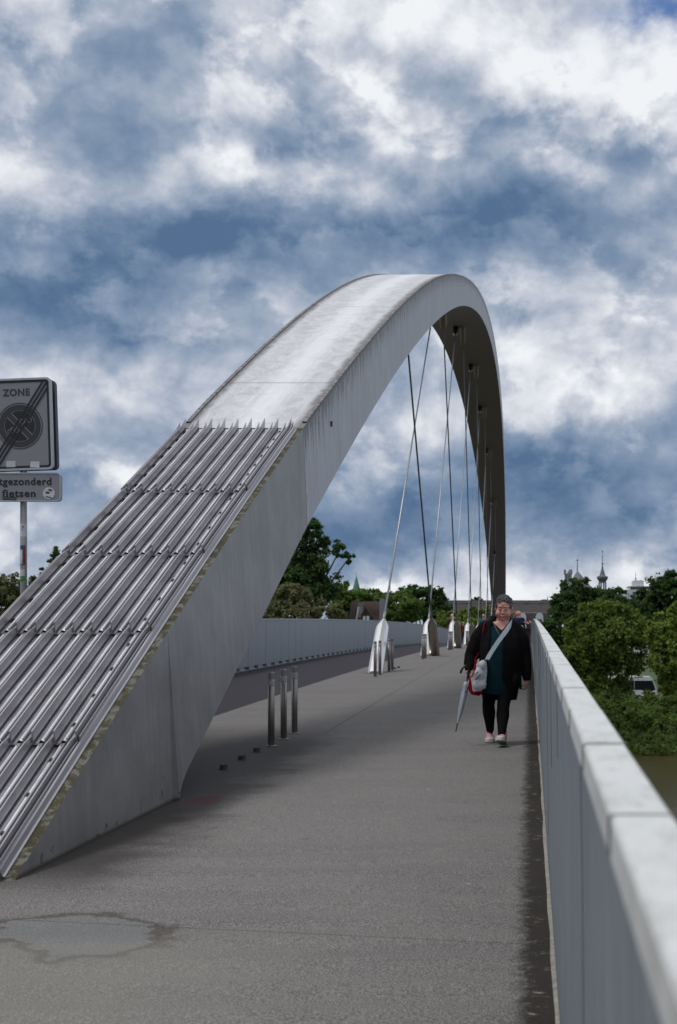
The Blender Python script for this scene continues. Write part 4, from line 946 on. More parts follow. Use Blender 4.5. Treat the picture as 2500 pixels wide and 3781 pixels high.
for a in range(8):
    bm = bmesh.new(); c = Vector((13.2 * k_ * math.cos(R(a * 45 + 22.5)), 13.2 * k_ * math.sin(R(a * 45 + 22.5)), 0)); tube(bm, [(c + Vector((0, 0, at(0, 2178, 430).z + 6.4)), .19), (c + Vector((0, 0, at(0, 2150, 430).z + 6.4)), .19)], 6); fin('column', bm, SLT, on)
# church with steep hipped roof, ridge cross
dC = 400; ap = at(2132, 2107, dC); o = tag(empty('church', (ap.x, dC, -6.4)), 'steep slate church roof topped with a cross, behind the tall dark tree', 'church')
def rel(px, py, dy=0): q = at(px, py, dC); return Vector((q.x - ap.x, dy, q.z + 6.4))
bm = bmesh.new(); e = [rel(2100, 2165, -6), rel(2150, 2180, -9), rel(2215, 2205, -2), rel(2215, 2205, 14), rel(2095, 2165, 8)]
apx = rel(2132, 2107, 0); ap2 = rel(2150, 2125, 6)
v = [bm.verts.new(q) for q in e]; t1 = bm.verts.new(apx); 
for i in range(5): bm.faces.new((v[i], v[(i + 1) % 5], t1))
bm.faces.new(v[::-1]); fin('roof', bm, SLT, o)
bm = bmesh.new(); box(bm, rel(2105, 0).x, rel(2205, 0).x, -4, 12, 0, rel(0, 2185).z); fin('wall', bm, STN, o)
bm = bmesh.new(); tube(bm, [(rel(2132, 2110), .16), (rel(2132, 2061), .07)], 6); c = rel(2132, 2069); box(bm, c.x - .55, c.x + .55, -.07, .07, c.z - .08, c.z + .08); fin('cross', bm, SLT, o)
c = rel(2165, 2140, 2); bm = bmesh.new(); box(bm, c.x - .5, c.x + .5, 1.5, 2.5, c.z - 2.5, c.z + .9); fin('chimney', bm, BRK, o)
# square grey tower with battered pinnacles left of the church
dP = 420; c0 = at(2098, HY, dP); o = tag(empty('crowned_tower', (c0.x, dP, -6.4)), 'square grey tower with upright pinnacles, left of the church cross', 'tower'); k_ = dP / FPX
bm = bmesh.new(); zt_ = at(0, 2118, dP).z + 6.4; box(bm, -13 * k_, 13 * k_, -1.1, 1.1, 0, zt_); fin('shaft', bm, STN, o)
for q in (-14.5, -10, 4, 9, 13):
    bm = bmesh.new(); box(bm, (q - 2.3) * k_, (q + 2.3) * k_, -1.3, -.6, zt_ - .3, at(0, 2105, dP).z + 6.4); box(bm, (q - 1) * k_, (q + 1) * k_, -1.1, -.8, zt_, at(0, 2102, dP).z + 6.4); fin('pinnacle', bm, STN, o)
bm = bmesh.new(); box(bm, -3 * k_, 2 * k_, -1.0, .9, zt_, zt_ + .5); fin('parapet_block', bm, STN, o)
for q in (-6, 2):
    bm = bmesh.new(); box(bm, (q - 1.6) * k_, (q + 1.6) * k_, -1.13, -1.102, zt_ - 2.4, zt_ - .6); fin('louvre', bm, WIN, o)
# white modern tower block
dW = 460; k_ = dW / FPX; c0 = at(2308, HY, dW); o = tag(empty('white_block', (c0.x, dW, -6.4)), 'white modern tower block with roof terrace and mast, far right', 'apartment block'); zf = lambda py: at(0, py, dW).z + 6.4
def bx_(nm, x0, x1, y0, y1, a, b_, mt): bm = bmesh.new(); box(bm, x0 * k_, x1 * k_, y0, y1, zf(a), zf(b_)); return fin(nm, bm, mt, o)
bx_('main_wall', 0, 102, 0, 16, 2600, 2177, WHT); bx_('terrace_storey', 20, 94, 1.5, 14, 2177, 2166, WIN); bx_('terrace_roof', 14, 98, .8, 15, 2166, 2163.5, WHT); bx_('plant_room', 34, 72, 3, 12, 2163.5, 2142, WHT); bx_('mast_base', 43, 47, 6, 6.6, 2142, 2130, GUT); bx_('rooftop_flue', 61, 66, 6, 7, 2142, 2139, WIN); bx_('mast', 44.3, 45.4, 6.2, 6.4, 2130, 2108, GUT)
bx_('mast_sleeve', 43.8, 46, 6.1, 6.5, 2124, 2116, material('mast_yellow', (.35, .30, .08)))
bx_('window', 28, 49, -.05, 0.02, 2199, 2185, WIN)
for q in (59, 73, 85): bx_('window', q, q + 8, -.05, .02, 2195, 2189, WIN)
for q in (59, 73, 85): bx_('window', q, q + 8, -.05, .02, 2212, 2206, WIN)
for q, y_ in ((4, 2188), (4, 2202), (11, 2191), (11, 2206), (17, 2198), (4, 2216), (11, 2219)): bx_('window', q, q + 2.6, -.05, .02, y_ + 7, y_, WIN)
# thin mast left of the willow group and a faint lattice mast by the copper spire
spire('roof_mast', 'thin dark finial standing above the long roof, left of the dark tree', 'mast', 2022, 400, [('pole', SLT, 6, [(2260, 2.6), (2212, 2.4), (2208, 1.5), (2199, .5)])])
spire('lattice_mast', 'faint thin transmitter mast behind the nearest cable', 'mast', 1441, 600, [('pole', GUT, 4, [(2260, 1.6), (2190, 1.5), (2150, .5)])])

# ------------------------------------------------------------------ coach on the far quay
dQ = 166; k_ = dQ / FPX
q0 = at(2430, 2606, dQ); cz = -6.38
co = tag(empty('coach', (q0.x - 10.6, dQ, cz)), 'white coach with dark windows parked on the quay behind the bank trees', 'coach')
CW = material('coach_white', (.55, .57, .60), .35, vary=.04, scale=.5); CG = material('coach_glass', (.012, .015, .018), .12, vary=.1); TY = material('tyre', (.015, .015, .015), .8)
Lc = 10.6
side = [(0, .35), (Lc - .1, .35), (Lc, .9), (Lc - .15, 1.55), (Lc - .55, 2.7), (Lc - .9, 3.1), (.3, 3.15), (0, 2.9)]
bm = bmesh.new(); prism(bm, side, Mx, 0, 2.5); fin('body', bm, CW, co, bevel=.04)
bm = bmesh.new(); prism(bm, [(.3, 1.55), (Lc - 1.9, 1.55), (Lc - 1.2, 1.2), (Lc - .28, 1.6), (Lc - .66, 2.62), (.3, 2.62)], Mx, -.012, 2.512); fin('window_band', bm, CG, co)
for x in (1.9, 8.4):
    bm = bmesh.new(); tube(bm, [((x, -.03, .48), .48), ((x, .28, .48), .48)], 20); wh = fin('wheel', bm, TY, co)
    bm = bmesh.new(); tube(bm, [((x, -.05, .48), .26), ((x, -.02, .48), .26)], 16); fin('hub', bm, CW, wh)
for x in (.5, 3.0, 5.5, 7.6):
    bm = bmesh.new(); box(bm, x + .2, x + .24, -.018, -.0125, 1.56, 2.6); fin('window_pillar', bm, CW, co)
bm = bmesh.new(); box(bm, Lc - .35, Lc - .02, -.02, .3, .72, .95); fin('headlight', bm, WIN, co, bevel=.02)
# low quay kerb wall
kb = tag(empty('quay_wall', (0, 156.5, -6.4)), 'low grey kerb wall along the quay behind the bank', 'wall'); bm = bmesh.new(); box(bm, -60, 60, 0, .4, 0, .45); fin('kerb', bm, STN, kb, bevel=.03)

# ------------------------------------------------------------------ people
def skinmat(name, col): 
    def f(g, b, pos, c):
        b.inputs['Subsurface Weight'].default_value = .12; b.inputs['Subsurface Radius'].default_value = (.01, .004, .002); return c
    return material(name, col, .5, vary=.06, scale=25, fn=f)
SK = skinmat('skin', (.52, .25, .20))
def cloth(name, col, v=.12, sc=18): return material(name, col, .95, vary=v, scale=sc, bump=.25, bscale=120, spec=.12)
BLK = cloth('black_knit', (.0065, .0055, .0065)); LEG = cloth('black_leggings', (.006, .006, .007)); TEAL = cloth('teal_jersey', (.005, .024, .034), .15, 9)
def fn_hair(g, b, pos, c):
    n = g.noise(g.v('MULTIPLY', pos, (1, 1, 1)), 60, 5, .7, 1.2)[0]
    x, y, z = g.sep(pos)
    lo = g.sm(z, 1.56, 1.47)
    c = g.mix(g.sm(n, .42, .62), (.016, .015, .017), (.085, .085, .09)); return g.mix(g.m('MULTIPLY', lo, g.m('MULTIPLY', g.sm(n, .35, .55), .8)), c, (.20, .20, .21))
HAIR = material('short_grey_hair', rough=.7, fn=fn_hair, bump=.9, bscale=110)

def hand(bm, wrist, dirn, palm_n, side, curl, s=1.0):
    """five-fingered hand. dirn: wrist->knuckles, palm_n: palm normal, side: thumb side vector"""
    d = Vector(dirn).normalized(); n = Vector(palm_n).normalized(); sd2 = Vector(side).normalized(); w_ = Vector(wrist)
    kn = w_ + d * .088 * s
    c = w_ + d * .05 * s
    Mh = Matrix((sd2, n, d)).transposed().to_4x4(); Mh.translation = c
    bmesh.ops.create_icosphere(bm, subdivisions=2, radius=1, matrix=Mh @ Matrix.Diagonal((.043 * s, .019 * s, .053 * s, 1)))
    for i, (off, L, r) in enumerate(((.031, .072, .0095), (.011, .081, .0098), (-.010, .075, .0093), (-.030, .060, .0084))):
        p = kn + sd2 * off * s - d * abs(off) * .35 * s; a = R(curl * (.8 + .08 * i)); pts = [(p - d * .02 * s, r * 1.05 * s)]; dd_ = d.copy(); cur = p
        for sg_, k in enumerate((.45, .32, .23)):
            ang = a * (sg_ + .6); v_ = d * math.cos(ang) + n * math.sin(ang); cur = cur + v_ * L * k * s; pts.append((cur, r * (1 - .09 * (sg_ + 1)) * s))
        caps(bm, pts, 8)
    p = w_ + d * .028 * s + sd2 * .034 * s; caps(bm, [(p, .0125 * s), (p + (sd2 * .75 + d * .8 + n * .3).normalized() * .034 * s, .0115 * s), (p + (sd2 * .55 + d * 1.1 + n * .8).normalized() * .062 * s, .0095 * s)], 8)

def arm(bm, pts, n=14): tube(bm, pts, n); [ell(bm, p, (r,) * 3, sub=2) for p, r in pts]

# --- the walking woman (local origin on the ground between her feet, facing -Y)
wy = 15.5; wx = -.322; wo = tag(empty('person', (wx, wy, deck(wy))), 'woman with short grey hair, long black cardigan and teal top, walking towards the camera', 'person')
# NB: local x 0 is the line between her feet
bm = bmesh.new()
hx = .036
loft(bm, [(0, .01, .60, .17, .13), (0, .01, .75, .19, .15), (0, 0, .95, .20, .15), (0, -.01, 1.10, .185, .14), (.0, .0, 1.20, .18, .12), (.0, .01, 1.285, .165, .095), (.015, .005, 1.335, .085, .08)], 24)
tube(bm, [((.018, .01, 1.28), .074), ((.028, -.005, 1.36), .070), ((hx, -.02, 1.42), .068)], 18)
for sx_, hip, knee, ank, toe in ((-1, (-.095, 0, .68), (-.132, .03, .42), (-.120, .30, .115), None), (1, (.06, -.02, .68), (.032, -.14, .40), (.020, -.26, .10), None)):
    arm(bm, [(hip, .088), (Vector(hip).lerp(Vector(knee), .5), .070), (knee, .048), (Vector(knee).lerp(Vector(ank), .35) + Vector((0, .015, 0)), .045), (ank, .028)])
    f0 = Vector(ank)
    if sx_ < 0: arm(bm, [(f0 + Vector((0, .03, -.05)), .034), (f0 + Vector((-.01, -.07, -.075)), .034), (f0 + Vector((-.015, -.13, -.082)), .026)])
    else: arm(bm, [(f0 + Vector((0, .05, -.055)), .034), (f0 + Vector((.005, -.07, -.03)), .034), (f0 + Vector((.01, -.13, -.005)), .026)])
LA = [((-.175, .01, 1.265), .07), ((-.265, .04, 1.11), .064), ((-.318, .05, .985), .056), ((-.345, .0, .87), .046), ((-.347, -.045, .785), .031)]
RA = [((.185, .01, 1.255), .07), ((.245, .02, 1.10), .066), ((.268, .03, .97), .058), ((.288, .0, .82), .046), ((.290, -.02, .69), .031)]
arm(bm, LA); arm(bm, RA)
hand(bm, (-.347, -.05, .785), (.12, -.25, -1), (.85, -.5, .0), (.45, -.85, .1), 66, .92)
hand(bm, (.290, -.022, .695), (-.05, -.15, -1), (-.9, .25, .1), (-.35, -.9, .0), 60, .92)
# head: tilted forward, looking down at the path
HT = Matrix.Translation((hx, -.03, 1.475)) @ Euler((R(14), R(3), R(-4))).to_matrix().to_4x4()
def hp(x, y, z): return HT @ Vector((x, y, z))
def he(bm_, c, r, rot=None, sub=3):
    Mm = HT @ Matrix.Translation(Vector(c)) @ (Euler([R(a) for a in rot]).to_matrix().to_4x4() if rot else Matrix()) @ Matrix.Diagonal((*r, 1)); bmesh.ops.create_icosphere(bm_, subdivisions=sub, radius=1, matrix=Mm)
he(bm, (0, .012, .045), (.080, .100, .090)); he(bm, (0, -.012, -.028), (.080, .083, .085)); he(bm, (0, -.022, -.070), (.074, .066, .052)); he(bm, (0, .0, -.105), (.070, .065, .040))
for s_ in (-1, 1):
    he(bm, (s_ * .048, -.062, -.045), (.036, .030, .038)); he(bm, (s_ * .089, .008, -.005), (.009, .020, .030), (0, 0, s_ * -18)); he(bm, (s_ * .034, -.082, .036), (.027, .012, .009)); he(bm, (s_ * .033, -.083, .013), (.019, .011, .011))
he(bm, (0, -.094, -.010), (.0105, .016, .026), (-14, 0, 0)); he(bm, (0, -.103, -.026), (.014, .014, .011)); he(bm, (-.013, -.094, -.028), (.008, .010, .008)); he(bm, (.013, -.094, -.028), (.008, .010, .008))
he(bm, (0, -.092, -.060), (.026, .010, .008)); he(bm, (0, -.088, -.074), (.023, .010, .008)); he(bm, (0, -.078, -.098), (.022, .018, .016))
body = voxel('body', bm, .0048, SK, wo, smooth=3)
# face colours: brows, closed lids, lips
def face_bit(name, pts, r, mat, sz=.45):
    bm = bmesh.new(); tube(bm, [(hp(*p), r * k) for p, k in pts], 8, sy=1.0); return fin(name, bm, mat, body, smooth=True)
BROW = material('brow_hair', (.06, .045, .04), .8); LIP = material('lips', (.26, .085, .085), .5); LID = material('eyelid_shadow', (.20, .085, .07), .6)
for s_ in (-1, 1):
    face_bit('eyebrow', [((s_ * .016, -.0925, .033), .8), ((s_ * .034, -.094, .043), 1.1), ((s_ * .055, -.080, .036), .6)], .0036, BROW)
    face_bit('closed_eye', [((s_ * .016, -.0885, .009), .6), ((s_ * .033, -.0955, .004), 1.0), ((s_ * .050, -.083, .010), .6)], .0028, LID)
face_bit('mouth', [((-.027, -.0905, -.067), .5), ((0, -.1035, -.0655), 1.1), ((.027, -.0905, -.067), .5)], .0034, LIP)
# hair: tousled short crop
bm = bmesh.new(); he(bm, (0, .022, .062), (.090, .104, .090), sub=4); he(bm, (0, .05, .0), (.086, .078, .075))
rg = random.Random(8)
for k in range(70):
    a = rg.uniform(0, 2 * math.pi); e_ = rg.uniform(.25, 1.5); q = Vector((math.cos(a) * math.cos(e_) * .088, math.sin(a) * math.cos(e_) * .102 + .022, math.sin(e_) * .090 + .062)); he(bm, q, (.016, .016, .013), sub=1)
for s_ in (-1, 1): he(bm, (s_ * .082, -.012, .028), (.012, .026, .034))
HI = HI_ = HT.inverted()
def haircut(c):
    q = HI @ c
    return (q.y < -.035 and q.z < .070 + .010 * math.sin(q.x * 60)) or (q.y < .0 and q.z < .010) or (q.y < .035 and q.z < -.022) or q.z < -.055
for v in bm.verts: q = HI_ @ v.co; q.z *= .93; v.co = HT @ q
voxel('hair', bm, .0052, HAIR, body, smooth=1, cut=haircut)
# neck chain
bm = bmesh.new(); cp = [(-.070, -.055, 1.335), (-.06, -.118, 1.29), (-.03, -.152, 1.225), (-.005, -.170, 1.185), (.03, -.150, 1.225), (.075, -.09, 1.29)]
tube(bm, [(Vector(p), .0016) for p in cp], 6); fin('necklace', bm, material('gold_chain', (.45, .33, .14), .4, .7), body)
# teal top
bm = bmesh.new(); loft(bm, [(-.055, -.0, .535, .172, .155), (-.045, -.0, .60, .185, .170), (-.03, -.0, .75, .198, .178), (-.01, -.0, .92, .202, .184), (0, -.0, 1.05, .194, .176), (0, .005, 1.17, .186, .150), (0, .01, 1.27, .175, .112), (.0, .015, 1.315, .14, .09), (.01, .012, 1.352, .098, .085)], 40)
def topcut(c):
    if c.z < .548 + .008 * math.sin(c.x * 40): return True
    zl = np.interp(c.x, [-.12, -.09, .018, .09, .14], [1.40, 1.335, 1.238, 1.325, 1.40])
    return c.y < .03 and c.z > zl or c.z > 1.34
voxel('top', bm, .008, TEAL, wo, smooth=4, cut=topcut)
# cardigan: body + sleeves in one piece, open down the front
bm = bmesh.new()
loft(bm, [(-.01, .03, .480, .188, .170), (-.005, .03, .60, .205, .182), (0, .02, .75, .222, .200), (0, .01, .92, .232, .208), (0, .0, 1.05, .226, .198), (.0, .005, 1.17, .215, .166), (-.003, .012, 1.26, .20, .125), (-.0, .015, 1.315, .155, .105), (.012, .02, 1.350, .110, .095)], 40)
arm(bm, [((-.165, .01, 1.268), .080), ((-.240, .03, 1.16), .086), ((-.292, .045, 1.03), .083), ((-.318, .05, .955), .079), ((-.338, .01, .875), .065), ((-.342, -.03, .825), .050)])
arm(bm, [((.170, .01, 1.258), .080), ((.225, .02, 1.15), .086), ((.250, .03, 1.03), .080), ((.262, .03, .96), .074), ((.283, .0, .83), .060), ((.288, -.015, .715), .047)])
ell(bm, (.165, -.055, .70), (.055, .11, .115)); 
def cardcut(c):
    if c.z < .476 + .007 * math.sin(c.x * 55): return True
    if c.x < -.27 and c.z < .805: return True
    if c.x > .235 and c.z < .690: return True
    if c.z > 1.345 and c.y < .03: return True
    if c.y < -.02 and abs(c.x) < .2:
        xl = np.interp(c.z, [.48, .7, .9, 1.1, 1.34], [-.165, -.150, -.138, -.118, -.090]); xr = np.interp(c.z, [.48, .56, .9, 1.10, 1.22, 1.34], [.005, .012, .030, .032, .050, .105])
        return xl < c.x < xr
    return False
voxel('cardigan', bm, .008, BLK, wo, smooth=4, cut=cardcut, thick=.006)
# hood rolled round the neck
bm = bmesh.new(); tube(bm, [(Vector(p), r) for p, r in (((-.098, -.085, 1.290), .016), ((-.108, -.035, 1.335), .022), ((-.085, .05, 1.375), .030), ((.0, .09, 1.385), .036), ((.09, .06, 1.365), .032), ((.125, -.01, 1.325), .026), ((.108, -.075, 1.280), .020), ((.066, -.125, 1.220), .013), ((.040, -.165, 1.15), .008))], 12); fin('hood', bm, BLK, wo, smooth=True)
bm = bmesh.new(); box(bm, .205, .232, -.12, .02, .60, .80); fin('pocket', bm, BLK, wo, bevel=.008)
# leggings
bm = bmesh.new()
for hip, knee, ank in (((-.100, 0, .70), (-.132, .03, .42), (-.120, .295, .135)), ((.064, -.02, .70), (.032, -.14, .40), (.020, -.252, .125))):
    hip, knee, ank = Vector(hip), Vector(knee), Vector(ank)
    arm(bm, [(hip, .118), (hip.lerp(knee, .4), .092), (hip.lerp(knee, .8), .072), (knee, .068), (knee.lerp(ank, .3) + Vector((0, .02, 0)), .072), (knee.lerp(ank, .65) + Vector((0, .01, 0)), .056), (ank, .044)])
loft(bm, [(-.02, .0, .60, .17, .14), (-.02, 0, .80, .19, .15), (-.02, 0, .86, .19, .15)], 20)
voxel('leggings', bm, .007, LEG, wo, smooth=4)
# trainers
PINK = cloth('pink_canvas', (.50, .25, .30), .1, 40); SOL = material('white_rubber', (.50, .48, .45), .6, vary=.06); SOL2 = material('outsole', (.22, .21, .18), .7, vary=.2); LACE = material('laces', (.55, .50, .52), .7); SOCK = cloth('pink_sock', (.42, .13, .17))
def shoe(x, y, z, pitch, yaw):
    Ms = Matrix.Translation((x, y, z)) @ Euler((R(pitch), 0, R(yaw))).to_matrix().to_4x4() @ Matrix.Diagonal((1.22, 1.08, 1.15, 1))   # local: heel at +y, toe at -y, z up, pivot at the heel
    def L(p): return Ms @ Vector(p)
    out = [(0, .030, .02), (.030, .022, .034), (.037, -.05, .037), (.046, -.15, .046), (.036, -.21, .040), (0, -.235, 0)]
    prof = [(.028, .03), (.038, -.0), (.036, -.06), (.042, -.12), (.048, -.17), (.040, -.215), (.018, -.238)]
    ring = [(a, b_) for a, b_ in prof] + [(-a, b_) for a, b_ in prof[::-1]]
    bm = bmesh.new(); prism(bm, ring, Ms, .006, .034); sh = fin('shoe', bm, SOL, wo, bevel=.003)
    bm = bmesh.new(); prism(bm, [(a * .95, b_ * .98) for a, b_ in ring], Ms, 0, .006); fin('outsole', bm, SOL2, sh)
    bm = bmesh.new()
    for c, r in (((0, -.01, .055), (.034, .040, .045)), ((0, -.06, .052), (.036, .06, .040)), ((0, -.13, .042), (.041, .07, .032)), ((0, -.175, .034), (.041, .052, .026)), ((0, -.005, .085), (.032, .038, .022))):
        bmesh.ops.create_icosphere(bm, subdivisions=2, radius=1, matrix=Ms @ Matrix.Translation(c) @ Matrix.Diagonal((*r, 1)))
    voxel('upper', bm, .005, PINK, sh, smooth=3)
    bm = bmesh.new(); bmesh.ops.create_icosphere(bm, subdivisions=2, radius=1, matrix=Ms @ Matrix.Translation((0, -.188, .034)) @ Matrix.Diagonal((.042, .045, .022, 1))); fin('toe_cap', bm, SOL, sh, smooth=True)
    for k in range(4):
        q = -.055 - .025 * k; zz = .094 - .011 * k
        bm = bmesh.new(); tube(bm, [(L((-.026, q, zz - .014)), .003), (L((0, q - .006, zz)), .0034), (L((.026, q, zz - .014)), .003)], 6); fin('lace', bm, LACE, sh)
    for s_ in (-1, 1):
        bm = bmesh.new(); tube(bm, [(L((0, -.05, .098)), .003), (L((s_ * .022, -.055, .112)), .003), (L((s_ * .034, -.058, .098)), .003), (L((s_ * .018, -.06, .088)), .003)], 6); fin('lace_loop', bm, LACE, sh)
    bm = bmesh.new(); tube(bm, [(L((0, .0, .085)), .036), (L((0, .002, .125)), .037)], 16); fin('sock', bm, SOCK, sh, smooth=True)
shoe(-.130, .345, .004, 0, 4)
shoe(.034, -.225, .010, -13, -8)

# --- umbrella held in her right hand
ub = tag(empty('umbrella', (wx - .345, wy - .09, deck(wy) + .76)), 'furled pale grey umbrella with black hook handle and tip, pointing down', 'umbrella')
UM = material('umbrella_cloth', (.26, .28, .32), .35, vary=.12, scale=10, stretch=(1, 1, .4)); UB = material('black_plastic', (.010, .010, .011), .4)
tip = Vector((-.125, -.22, -.60)); ua = tip.normalized()
bm = bmesh.new(); tube(bm, [(Vector((0, 0, .06)) - ua * .0, .008), (ua * .08, .008)], 10); fin('shaft', bm, UB, ub)
bm = bmesh.new(); tube(bm, [(ua * .05, .013), (Vector((0, 0, 0)), .013), (Vector((.008, 0, .05)), .013), (Vector((.006, -.01, .075)), .013), (Vector((-.010, -.02, .092)), .013), (Vector((-.036, -.03, .094)), .012), (Vector((-.062, -.035, .070)), .012), (Vector((-.078, -.035, .036)), .012), (Vector((-.082, -.035, .012)), .011)], 12); fin('hook_handle', bm, UB, ub, smooth=True)
bm = bmesh.new(); n = 24; rings = []
for t, r in ((.085, .010), (.095, .030), (.13, .034), (.16, .027), (.22, .030), (.32, .029), (.42, .024), (.50, .017), (.555, .010), (.565, .008)):
    u_ = ua.cross(Vector((0, 1, 0))).normalized(); v_ = ua.cross(u_)
    rings.append([bm.verts.new(ua * t + (u_ * math.cos(a) + v_ * math.sin(a)) * r * (1 + .16 * math.sin(8 * a + t * 9))) for a in [2 * math.pi * k / n for k in range(n)]])
for i in range(len(rings) - 1):
    for k in range(n): bm.faces.new((rings[i][k], rings[i][(k + 1) % n], rings[i + 1][(k + 1) % n], rings[i + 1][k]))
fin('canopy', bm, UM, ub, smooth=True)
bm = bmesh.new(); tube(bm, [(ua * .56, .0085), (ua * .60, .007), (ua * .655, .006)], 10); fin('tip', bm, UB, ub)
bm = bmesh.new(); q = ua * .20 + Vector((.01, -.033, 0)); ell(bm, q, (.008, .005, .009), sub=2); fin('snap_button', bm, UB, ub)

# --- pale shoulder bag worn across the body
BG = cloth('bag_canvas', (.42, .43, .46), .22, 26); STR = cloth('bag_strap', (.36, .40, .46), .05); RED = cloth('red_fabric', (.23, .006, .016), .12)
sb = tag(empty('shoulder_bag', (wx - .2, wy - .2, deck(wy) + .72)), 'light grey crossbody bag on a wide pale strap, hanging at her hip', 'bag'); SBO = Vector((-.2, -.2, .72))
bm = bmesh.new()
outl = [(-.145, .925), (-.137, .80), (-.152, .66), (-.20, .585), (-.29, .575), (-.312, .72), (-.255, .80), (-.255, .875), (-.20, .915)]
Mb = Matrix.Translation((0, -.255, 0)) @ Matrix(((1, 0, 0, 0), (0, 0, 1, 0), (0, 1, 0, 0), (0, 0, 0, 1)))
prism(bm, [(x, z) for x, z in outl], Mb, 0, .085); 
for c, r in (((-.215, -.255, .66), (.075, .035, .07)), ((-.225, -.26, .76), (.055, .03, .08)), ((-.19, -.25, .86), (.045, .03, .05))): ell(bm, c, r, sub=2)
for v in bm.verts: v.co = (v.co - Vector((-.215, -.25, .74))) * 1.0 + Vector((-.215, -.25, .74)) - SBO
voxel('bag_body', bm, .007, BG, sb, smooth=5)
bm = bmesh.new()
for k in range(7): 
    z = .62 + k * .042; x = -.158 + .010 * math.sin(k * .6); bmesh.ops.create_icosphere(bm, subdivisions=1, radius=.006, matrix=Matrix.Translation(Vector((x, -.283, z)) - SBO))
fin('stud_trim', bm, STR, sb)
for (a, b_) in (((-.295, .735), (-.235, .795)), ((-.27, .70), (-.20, .77))):
    bm = bmesh.new(); tube(bm, [(Vector((a[0], -.292, a[1])) - SBO, .004), (Vector((b_[0], -.294, b_[1])) - SBO, .004)], 6); fin('zip', bm, UB, sb)
def ribbon_path(name, pts, wdt, mat, parent, O_, th=.004):
    bm = bmesh.new(); P_ = [Vector(p) for p in pts]; rr = []
    for i, p in enumerate(P_):
        t_ = (P_[min(i + 1, len(P_) - 1)] - P_[max(i - 1, 0)]).normalized(); out_ = Vector((p.x * .6, p.y, 0)).normalized() if p.xy.length > .02 else Vector((0, -1, 0)); s__ = t_.cross(out_).normalized()
        rr.append([bm.verts.new(q - O_) for q in (p - s__ * wdt / 2, p + s__ * wdt / 2, p + s__ * wdt / 2 + out_ * th, p - s__ * wdt / 2 + out_ * th)])
    for i in range(len(rr) - 1):
        for k in range(4): bm.faces.new((rr[i][k], rr[i][(k + 1) % 4], rr[i + 1][(k + 1) % 4], rr[i + 1][k]))
    bm.faces.new(rr[0][::-1]); bm.faces.new(rr[-1]); return fin(name, bm, mat, parent, smooth=False)
ribbon_path('strap', [(-.142, -.262, .915), (-.110, -.252, .975), (-.060, -.240, 1.055), (-.010, -.226, 1.13), (.035, -.200, 1.19), (.072, -.166, 1.24), (.100, -.115, 1.288), (.125, -.03, 1.335), (.115, .06, 1.33), (.08, .14, 1.25), (0, .215, 1.05), (-.10, .235, .93), (-.19, .14, .86), (-.235, -.10, .87)], .046, STR, sb, SBO)
bm = bmesh.new(); box(bm, -.168, -.118, -.276, -.264, .912, .926); 
for v in bm.verts: v.co -= SBO
fin('buckle', bm, UB, sb)
# --- red bag behind it
rb = tag(empty('red_bag', (wx - .25, wy - .1, deck(wy) + .7)), 'red fabric bag hanging behind the pale grey bag', 'bag'); RBO = Vector((-.25, -.1, .7))
bm = bmesh.new(); Mb2 = Matrix.Translation((0, -.165, 0)) @ Matrix(((1, 0, 0, 0), (0, 0, 1, 0), (0, 1, 0, 0), (0, 0, 0, 1)))
prism(bm, [(-.190, .565), (-.225, .530), (-.315, .545), (-.345, .60), (-.335, .70), (-.285, .80), (-.272, .94), (-.265, .95), (-.24, .85), (-.19, .72)], Mb2, 0, .07)
for v in bm.verts: v.co -= RBO
voxel('bag_body', bm, .008, RED, rb, smooth=4)
ribbon_path('strap', [(-.262, -.15, .93), (-.235, .0, 1.0), (-.21, .0, 1.08), (-.195, -.02, 1.16), (-.186, -.095, 1.228), (-.172, -.098, 1.30), (-.160, .0, 1.352), (-.168, .09, 1.30), (-.2, .17, 1.15), (-.27, .13, .95), (-.29, -.08, .80)], .016, RED, rb, RBO, .006)

